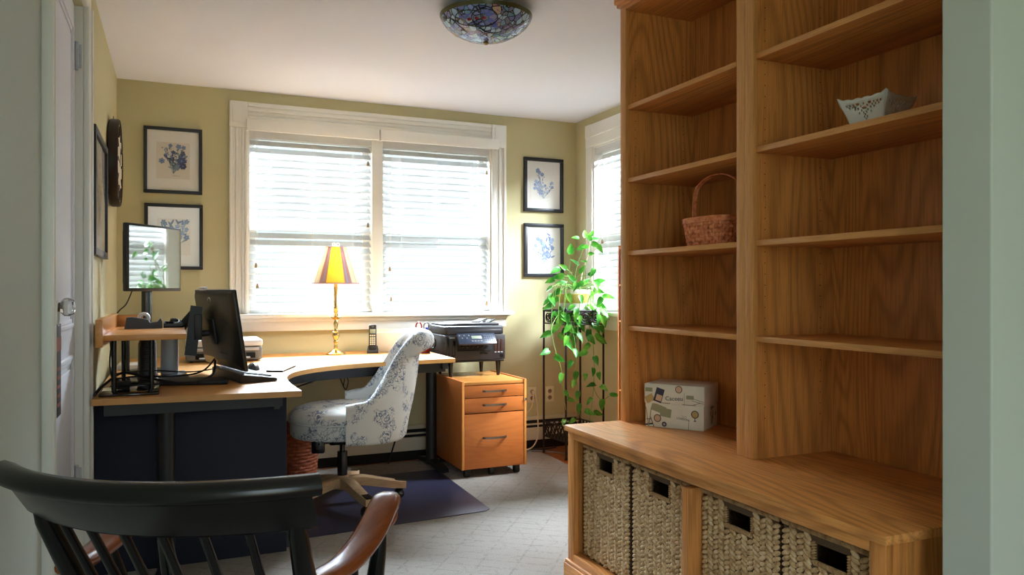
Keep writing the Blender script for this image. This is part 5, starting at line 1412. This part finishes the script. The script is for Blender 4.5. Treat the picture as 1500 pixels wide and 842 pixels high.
PALE = ('paleA', 'paleB', 'paleC', 'paleA', 'paper')
U, V = Vector((1, 0, 0)), Vector((0, 0, 1))
picture('framed_print', 'black framed blue flower print, upper one left of the wide window', Vector((-0.005, YB, 1.962)), U, V, 0.332, 0.408, 0.020, 0.190, 0.225, 3, 0)
picture('framed_print', 'black framed blue flower print, lower left one partly behind the monitor', Vector((-0.001, YB, 1.492)), U, V, 0.332, 0.405, 0.020, 0.190, 0.225, 5, 1)
picture('framed_print', 'dark framed pale blue print, upper one right of the wide window', Vector((2.540, YB, 1.948)), U, V, 0.328, 0.404, 0.026, 0.21, 0.28, 8, 2, inks=PALE)
picture('framed_print', 'dark framed pale blue print, lower one above the hanging plant', Vector((2.543, YB, 1.459)), U, V, 0.328, 0.400, 0.026, 0.21, 0.28, 11, 1, inks=PALE)
picture('framed_certificate', 'black framed sheet on the left wall between the door and the clock', Vector((XL, 3.895, 1.580)), Vector((0, 1, 0)), V, 0.62, 0.535, 0.030, 0.42, 0.34, 14, 2, group=None, depth=0.024)

ck = thing('wall_clock', 'large round dark-rimmed wall clock hanging high on the left wall', 'clock', (XL, 4.63, 1.61))
cM = Matrix.Translation((XL, 4.63, 1.842)) @ Matrix.Rotation(PI/2, 4, 'Y')
b = B(); b.add(B().lathe([(0.20, 0.002), (0.225, 0.004), (0.232, 0.012), (0.232, 0.046), (0.226, 0.054), (0.216, 0.054), (0.212, 0.044), (0.205, 0.010)], n=64), cM); part('rim', b, 'bronze', ck, 40)
b = B(); b.add(B().lathe([(0.0, 0.040), (0.214, 0.040), (0.214, 0.0475), (0.0, 0.0475)], n=64), cM); part('face', b, 'clockface', ck)
for k in range(12):
    b = B(); a = 2*PI*k/12; s_ = B().box(-0.026, 0.026, -0.007, 0.007, 0.047, 0.054 if k % 1 == 0 else 0.04, 0.002); s_.bm.transform(Matrix.Rotation(a, 4, 'Z') @ Matrix.Translation((0.172, 0, 0))); b.add(s_); b.bm.transform(cM); part('hour_mark', b, 'bronze', ck)
b = B()
for a, l, w in ((R(150), 0.10, 0.006), (R(265), 0.15, 0.004)):
    s_ = B().box(-0.02, l, -w, w, 0.051, 0.053); s_.bm.transform(Matrix.Rotation(a, 4, 'Z')); b.add(s_)
b.bm.transform(cM); part('hands', b, 'black', ck)
b = B(); b.torus((XL+0.02, 4.63, 2.082), 0.010, 0.002, 'X', 16, 6); part('hanging_loop', b, 'steel', ck)

# ================================================================== CEILING LIGHT
c_ = at(712, 26, Z=2.40); GX, GY = c_.x, c_.y
cl = thing('ceiling_light', 'round stained-glass bowl light with dark leading against the ceiling', 'ceiling light', (GX, GY, 2.294))
prof = [(0.0, 2.294), (0.03, 2.2950), (0.07, 2.301), (0.115, 2.315), (0.155, 2.336), (0.185, 2.361), (0.199, 2.380), (0.2045, 2.390)]
b = B(); b.lathe(prof, GX, GY, 64, False); part('glass_bowl', b, 'tiffany', cl, 80)
b = B(); b.lathe([(0.2040, 2.3885), (0.210, 2.403), (0.210, 2.406), (0.204, 2.406), (0.201, 2.392)], GX, GY, 64, False); part('rim_band', b, 'leadband', cl, 60)
def on_bowl(u, v):
    """pixel -> point just outside the bowl's skin"""
    best = None
    for k in range(200):
        t = 3.0+k*0.004; a = (u-750)/FPX; bb_ = -(v-V0)/FPX; c, s = math.cos(YAW), math.sin(YAW)
        p = Vector((c*a+s, -s*a+c, bb_))*t+Vector((0, 0, CH)); r = math.hypot(p.x-GX, p.y-GY)
        if r < 0.199:
            z = None
            for (r0, z0_), (r1, z1_) in zip(prof, prof[1:]):
                if r0 <= r <= r1: z = z0_+(z1_-z0_)*(r-r0)/(r1-r0)
            if z is not None and p.z > z: return p-Vector((0, 0, 0.002))
    return None
def bowl_pts(pix): return [q for q in (on_bowl(620+x/8.333, y/8.333) for x, y in pix) if q is not None]
def bowl_loop(cx, cy, rx, ry, n=28): return bowl_pts([(cx+rx*math.cos(2*PI*k/n), cy+ry*math.sin(2*PI*k/n)) for k in range(n+1)])
b = B()
for args in ((560, 210, 170, 95), (750, 205, 160, 105)):
    L_pts = bowl_loop(*args)
    if len(L_pts) > 5: b.tube(L_pts, 0.0027, 6)
for line in (((390, 200), (500, 240), (560, 300), (700, 320), (850, 280), (950, 190)), ((950, 190), (1010, 130), (1120, 180), (1080, 260), (960, 340)), ((250, 160), (330, 210), (420, 290), (520, 380)), ((700, 330), (760, 380), (900, 390), (1040, 340))):
    L_pts = bowl_pts(line)
    if len(L_pts) > 2: b.tube(L_pts, 0.0024, 6, 4)
part('leading', b, 'lead', cl)
b = B()
for (cx, cy, r) in ((560, 232, 0.0045), (740, 212, 0.0048), (650, 215, 0.0042)):
    q = on_bowl(620+cx/8.333, cy/8.333)
    if q is not None: b.ell(q, (0.0095, 0.0095, 0.006), None, 14, 10)
part('jewels', b, 'ruby', cl)
b = B()
for (cx, cy, rx, ry) in ((500, 185, 70, 45), (620, 170, 40, 40), (780, 150, 90, 40), (830, 240, 50, 30), (960, 110, 60, 25), (870, 300, 45, 30)):
    q = [on_bowl(620+(cx+rx*math.cos(2*PI*k/12))/8.333, (cy+ry*math.sin(2*PI*k/12))/8.333) for k in range(12)]
    q0 = on_bowl(620+cx/8.333, cy/8.333)
    if q0 is not None and all(x is not None for x in q):
        dn = Vector((0, 0, -0.0010))
        for k in range(12): b.face([q0+dn, q[k]+dn, q[(k+1) % 12]+dn])
part('blue_petals', b, 'cobalt', cl, None)
b = B(); b.lathe([(0.012, 2.290), (0.014, 2.284), (0.008, 2.278), (0.0, 2.277)], GX, GY, 16); part('finial', b, 'oldbrass', cl)
b = B(); b.lathe([(0.10, 2.40), (0.11, 2.44), (0.0, 2.44)], GX, GY, 32); b.cyl((GX, GY, 2.285), (GX, GY, 2.42), 0.005, n=8); part('canopy', b, 'oldbrass', cl)

# ================================================================== PLANT STAND AND PLANT
LEG = ((2.440, 5.000), (2.470, 4.715), (2.730, 4.985), (2.758, 4.700))
PZ = 1.028
st = thing('plant_stand', 'tall black wrought-iron plant stand with scrollwork in the window corner', 'plant stand', (2.60, 4.85, FZ))
for x, y in LEG:
    b = B(); b.cyl((x, y, FZ+0.018), (x, y, PZ), 0.0075, n=10); b.ell((x, y, FZ+0.011), (0.012, 0.012, 0.011), None, 10, 8); b.ell((x, y, PZ), (0.009, 0.009, 0.012), None, 10, 8); part('leg', b, 'iron', st)
prs = ((0, 1), (1, 3), (3, 2), (2, 0))
b = B()
for i, j in prs:
    p, q = Vector((*LEG[i], 0)), Vector((*LEG[j], 0)); d = (q-p).normalized(); L0 = (q-p).length
    for z in (PZ-0.01, PZ-0.105): b.cyl(p+Vector((0, 0, z)), q+Vector((0, 0, z)), 0.0045, n=8)
    for c0, s0 in ((0.2, 1), (0.5, -1), (0.8, 1)):
        cc = p+d*(L0*c0)+Vector((0, 0, PZ-0.058)); pts = []
        for k in range(26):
            a = k/25*4.2*PI; r = 0.006+0.034*k/25
            pts.append(cc+d*(r*math.cos(a)*s0)+Vector((0, 0, r*math.sin(a))))
        b.tube(pts, 0.0042, 6)
    for c0 in (0.35, 0.65): b.ell(p+d*(L0*c0)+Vector((0, 0, PZ-0.085)), (0.014, 0.014, 0.018), None, 8, 6)
part('scrollwork', b, 'iron', st)
b = B()
for i, j in prs:
    p, q = Vector((*LEG[i], 0)), Vector((*LEG[j], 0)); d = q-p
    for z in (0.115, 0.215): b.cyl(p+Vector((0, 0, z)), q+Vector((0, 0, z)), 0.005, n=8)
    n = 7
    for k in range(n):
        b.cyl(p+d*(k/n)+Vector((0, 0, 0.115)), p+d*((k+1)/n)+Vector((0, 0, 0.215)), 0.004, n=6); b.cyl(p+d*(k/n)+Vector((0, 0, 0.215)), p+d*((k+1)/n)+Vector((0, 0, 0.115)), 0.004, n=6)
part('lattice_shelf', b, 'iron', st)
def slab(z0, z1):
    ix = [LEG[0], LEG[1], LEG[3], LEG[2]]; return B().prism(ix, z0, z1)
part('lower_shelf', slab(0.108, 0.116), 'iron', st)
part('top_shelf', slab(PZ-0.022, PZ-0.012), 'iron', st)

PX_, PY_ = 2.600, 4.850
pp_ = thing('potted_plant', 'trailing green plant in a cream pot on the black iron stand', 'plant', (PX_, PY_, PZ-0.012))
zb = PZ-0.012
b = B(); b.lathe([(0.0, zb+0.0005), (0.085, zb+0.0005), (0.095, zb+0.02), (0.118, zb+0.12), (0.124, zb+0.135), (0.124, zb+0.15), (0.114, zb+0.15), (0.110, zb+0.12), (0.0, zb+0.118)], PX_, PY_, 36); pot = part('pot', b, 'pot', pp_)
b = B(); b.lathe([(0.1035, zb+0.055), (0.107, zb+0.058), (0.1195, zb+0.118), (0.117, zb+0.122)], PX_, PY_, 36, False); part('band', b, 'potband', pot)
part('soil', B().lathe([(0.0, zb+0.138), (0.08, zb+0.136), (0.111, zb+0.128)], PX_, PY_, 24, False), 'soil', pp_)
rnd = random.Random(21)
leaves = B(); stems = B()
toCam = Vector((-math.sin(YAW), -math.cos(YAW), 0.0)); toCam.normalize(); side0 = Vector((math.cos(YAW), -math.sin(YAW), 0))
def leaf(p, length, ang, nrm=None, width=0.56):
    length *= 0.98
    if p.x > 2.70: p = Vector((0, 0, CH))+(p-Vector((0, 0, CH)))*(2.70/p.x)
    """heart-shaped leaf hanging from p; ang = direction of its tip in the plane facing nrm"""
    N = (nrm or (toCam+Vector((rnd.uniform(-.7, .7), rnd.uniform(-.5, .5), rnd.uniform(0.0, .9))))).normalized()
    Ux = N.cross(Vector((0, 0, 1))); Ux = -Ux.normalized(); Vy = N.cross(Ux).normalized()
    if Vy.z < 0: Vy = -Vy
    D = (Ux*math.cos(ang)+Vy*math.sin(ang)).normalized(); Sd = N.cross(D).normalized()
    prof = [(0.0, 0.0, 0.0), (-0.07, 0.20, 0.02), (0.05, 0.42, 0.03), (0.25, 0.50, 0.02), (0.48, 0.43, 0.0), (0.72, 0.25, -0.04), (0.90, 0.09, -0.08), (1.0, 0.0, -0.11)]
    mid = [leaves.bm.verts.new(p+D*(length*max(0, a))+N*(length*(h-0.03))) for a, w, h in prof]
    for s in (-1, 1):
        edge = [leaves.bm.verts.new(p+D*(length*a)+Sd*(s*length*w*width)+N*(length*(h+0.16*w-0.02))) for a, w, h in prof[1:-1]]
        chain = [mid[0]]+edge+[mid[-1]]
        for k in range(len(chain)-1):
            q = [mid[k], chain[k], chain[k+1], mid[k+1]]; q2 = []
            for v in q:
                if v not in q2: q2.append(v)
            if len(q2) > 2:
                try: leaves.bm.faces.new(q2)
                except ValueError: pass
up_px = [(857, 348, 1.4, .075), (856, 360, 3.6, .07), (867, 356, -.4, .075), (876, 359, -1.0, .07), (848, 349, 3.0, .06), (836, 372, 1.6, .095), (847, 388, 2.0, .08), (826, 404, 3.3, .09), (812, 409, 3.5, .075), (809, 420, 3.9, .06), (811, 432, 3.9, .08),
         (811, 446, 3.6, .09), (822, 425, 3.7, .09), (836, 428, 4.4, .08), (854, 417, 0.9, .085), (871, 414, 0.3, .085), (870, 424, -.3, .08), (883, 434, -.1, .09), (868, 442, -.9, .09), (880, 453, -1.2, .10), (884, 463, -1.4, .085), (835, 446, 4.7, .085), (842, 457, -1.5, .08),
         (824, 465, 4.2, .10), (836, 476, 4.5, .10), (807, 487, 3.6, .09), (858, 468, 5.0, .095), (869, 472, -1.2, .10), (863, 483, -1.6, .09), (875, 492, -.7, .09), (838, 492, 4.6, .10), (846, 488, -1.3, .08), (817, 478, 4.0, .08), (850, 400, 1.2, .07), (864, 346, 1.0, .06), (866, 352, 2.2, .065), (862, 362, 3.0, .06), (868, 350, 0.2, .065), (859, 384, 2.6, .05), (862, 372, 0.1, .05),  (830, 394, 2.6, .07), (862, 403, 0.5, .06),
         (827, 455, 4.0, .085), (852, 441, 5.2, .08), (861, 431, 0.2, .075), (845, 437, 4.0, .075), (875, 445, -.4, .08), (818, 437, 3.6, .085), (829, 415, 3.0, .08), (842, 412, 2.2, .08)]
for (u, v, a, l) in up_px:
    c = at(u, v, Y=4.80+rnd.uniform(-0.10, 0.06)); leaf(c-Vector((0, 0, 0)), l, a)
    r0 = Vector((PX_+rnd.uniform(-.05, .05), PY_+rnd.uniform(-.05, .05), zb+0.135)); mid = r0.lerp(c, 0.5)+Vector((0, 0, 0.04))
    if c.z < zb+0.10: mid = Vector((PX_+(c.x-PX_)*0.9, PY_+(c.y-PY_)*0.95-0.03, zb+0.18))
    if v > 380 or rnd.random() < 0.3: stems.tube([r0, mid, c if c.x < 2.70 else Vector((0, 0, CH))+(c-Vector((0, 0, CH)))*(2.70/c.x)], 0.0022, 5, 5)
tall = [at(845, 452, Y=4.84), at(849, 425, Y=4.83), at(853, 398, Y=4.82), at(861, 374, Y=4.81), at(864, 350, Y=4.80)]
vines = [[(822, 455), (808, 480), (814, 515), (822, 540), (824, 565), (829, 600)],
         [(836, 470), (842, 500), (844, 530), (845, 560), (847, 590), (851, 612)],
         [(862, 465), (868, 495), (870, 525), (870, 555), (868, 585), (864, 612), (868, 622)],
         [(869, 565), (874, 578), (882, 586), (892, 580)]]
for k in range(64):     # more small leaves filling the crown
    up_u, up_v = rnd.gauss(844, 19), rnd.gauss(446, 22)
    if up_v > 385 and abs(up_u-844) < 44: leaf(at(up_u, up_v, Y=4.82+rnd.uniform(-0.16, 0.06)), rnd.uniform(.06, .085), rnd.uniform(3.4, 6.0))
for k, vn in enumerate(vines):
    pts = [at(u, v, Y=4.67+0.02*k+(0.10 if v < 470 else 0)) for u, v in vn]; stems.tube(pts, 0.0022, 5, 6)
lo_px = [(804, 513, 3.5, .085), (813, 521, -.5, .085), (823, 547, 4.5, .075), (827, 572, -1.0, .06), (832, 584, -.2, .06), (831, 492, 4.4, .08), (841, 511, 4.6, .08), (838, 528, 4.4, .07), (845, 544, 4.5, .075), (841, 557, 4.4, .06), (847, 573, 4.6, .07), (849, 591, 4.6, .075), (857, 601, -.4, .08), (842, 613, 3.8, .06), (827, 614, 4.2, .06),
         (860, 514, 3.6, .085), (871, 522, -1.2, .08), (869, 539, 4.3, .07), (877, 545, -1.2, .065), (858, 547, 4.5, .06), (872, 563, 3.3, .08), (880, 565, -.5, .075), (867, 583, 4.2, .065), (883, 585, 4.6, .085), (894, 579, 0.0, .085), (870, 604, -.3, .08), (864, 504, 3.9, .08), (872, 490, -1.0, .09), (866, 618, 4.4, .06)]
for (u, v, a, l) in lo_px: leaf(at(u, v, Y=4.665+rnd.uniform(-0.02, 0.02)), l, a)
part('stems', stems, 'stem', pp_); b = B(); b.tube(tall, 0.0055, 7, 5); part('main_stem', b, 'stemwood', pp_)
part('foliage', leaves, 'leaf', pp_, 60)

# ================================================================== LIGHT
W = bpy.data.worlds.new('sky'); S.world = W; W.use_nodes = True
nt = W.node_tree; nt.nodes.clear()
out = nt.nodes.new('ShaderNodeOutputWorld'); bg = nt.nodes.new('ShaderNodeBackground')
tc = nt.nodes.new('ShaderNodeTexCoord'); sp_ = nt.nodes.new('ShaderNodeSeparateXYZ'); nt.links.new(tc.outputs['Generated'], sp_.inputs[0])
rp_ = nt.nodes.new('ShaderNodeValToRGB'); el = rp_.color_ramp.elements
el[0].position = 0.40; el[0].color = (0.30, 0.36, 0.22, 1); el[1].position = 0.62; el[1].color = (0.74, 0.88, 1.0, 1)
e_ = el.new(0.5); e_.color = (0.62, 0.78, 0.74, 1)
mr = nt.nodes.new('ShaderNodeMapRange'); mr.inputs[1].default_value = -1; mr.inputs[2].default_value = 1; nt.links.new(sp_.outputs['Z'], mr.inputs[0])
nz = nt.nodes.new('ShaderNodeTexNoise'); nz.inputs['Scale'].default_value = 14; nz.inputs['Detail'].default_value = 5; nt.links.new(tc.outputs['Generated'], nz.inputs['Vector'])
ad_ = nt.nodes.new('ShaderNodeMath'); ad_.operation = 'MULTIPLY_ADD'; ad_.inputs[1].default_value = 0.22; nt.links.new(nz.outputs['Fac'], ad_.inputs[0]); nt.links.new(mr.outputs[0], ad_.inputs[2])
sb = nt.nodes.new('ShaderNodeMath'); sb.operation = 'SUBTRACT'; sb.inputs[1].default_value = 0.10; nt.links.new(ad_.outputs[0], sb.inputs[0])
nt.links.new(sb.outputs[0], rp_.inputs[0]); nt.links.new(rp_.outputs[0], bg.inputs[0])
WS, WN = 1.40, 0.36
my = nt.nodes.new('ShaderNodeMapRange'); my.inputs[1].default_value = -0.35; my.inputs[2].default_value = 0.35; my.inputs[3].default_value = WS; my.inputs[4].default_value = WN; nt.links.new(sp_.outputs['Y'], my.inputs[0])
nt.links.new(my.outputs[0], bg.inputs[1])
nt.links.new(bg.outputs[0], out.inputs[0])
def area(name, loc, rot, sx, sy, power, col):
    l = bpy.data.lights.new(name, 'AREA'); l.shape = 'RECTANGLE'; l.size = sx; l.size_y = sy; l.energy = power; l.color = col
    o = bpy.data.objects.new(name, l); COL.objects.link(o); o.location = loc; o.rotation_euler = rot; return o
def aim(p, q): return (Vector(q)-Vector(p)).to_track_quat('-Z', 'Y').to_euler()
EL = R(39)
p_ = (1.27, YB+3.2*math.cos(EL), 1.55+3.2*math.sin(EL)); area('daylight_back', p_, aim(p_, (1.27, YB, 1.55)), 3.2, 1.2, 800, (0.74, 0.87, 1.0))
p_ = (XR+2.5*math.cos(EL), 3.3, 1.55+2.6*math.sin(EL)); area('daylight_side', p_, aim(p_, (XR, 4.5, 1.55)), 2.0, 1.2, 520, (0.80, 0.90, 1.0))
l = bpy.data.lights.new('lamp_bulb', 'POINT'); l.energy = 2.6; l.color = (1.0, 0.76, 0.44); l.shadow_soft_size = 0.03
o = bpy.data.objects.new('lamp_bulb', l); COL.objects.link(o); o.location = (LX, LY, DT+0.535+0.05)

# ================================================================== CAMERA
cam = bpy.data.cameras.new('camera'); cam.sensor_width = 36; cam.lens = FPX/1500*36; cam.shift_y = (V0-421)/1500; cam.clip_start = 0.05
co = bpy.data.objects.new('camera', cam); COL.objects.link(co); co.location = (0, 0, CH); co.rotation_euler = (PI/2, 0, -YAW); S.camera = co
S.view_settings.view_transform = 'Standard'; S.view_settings.look = 'None'; S.view_settings.gamma = 1; S.view_settings.use_curve_mapping = False
S.view_settings.exposure = 1.93
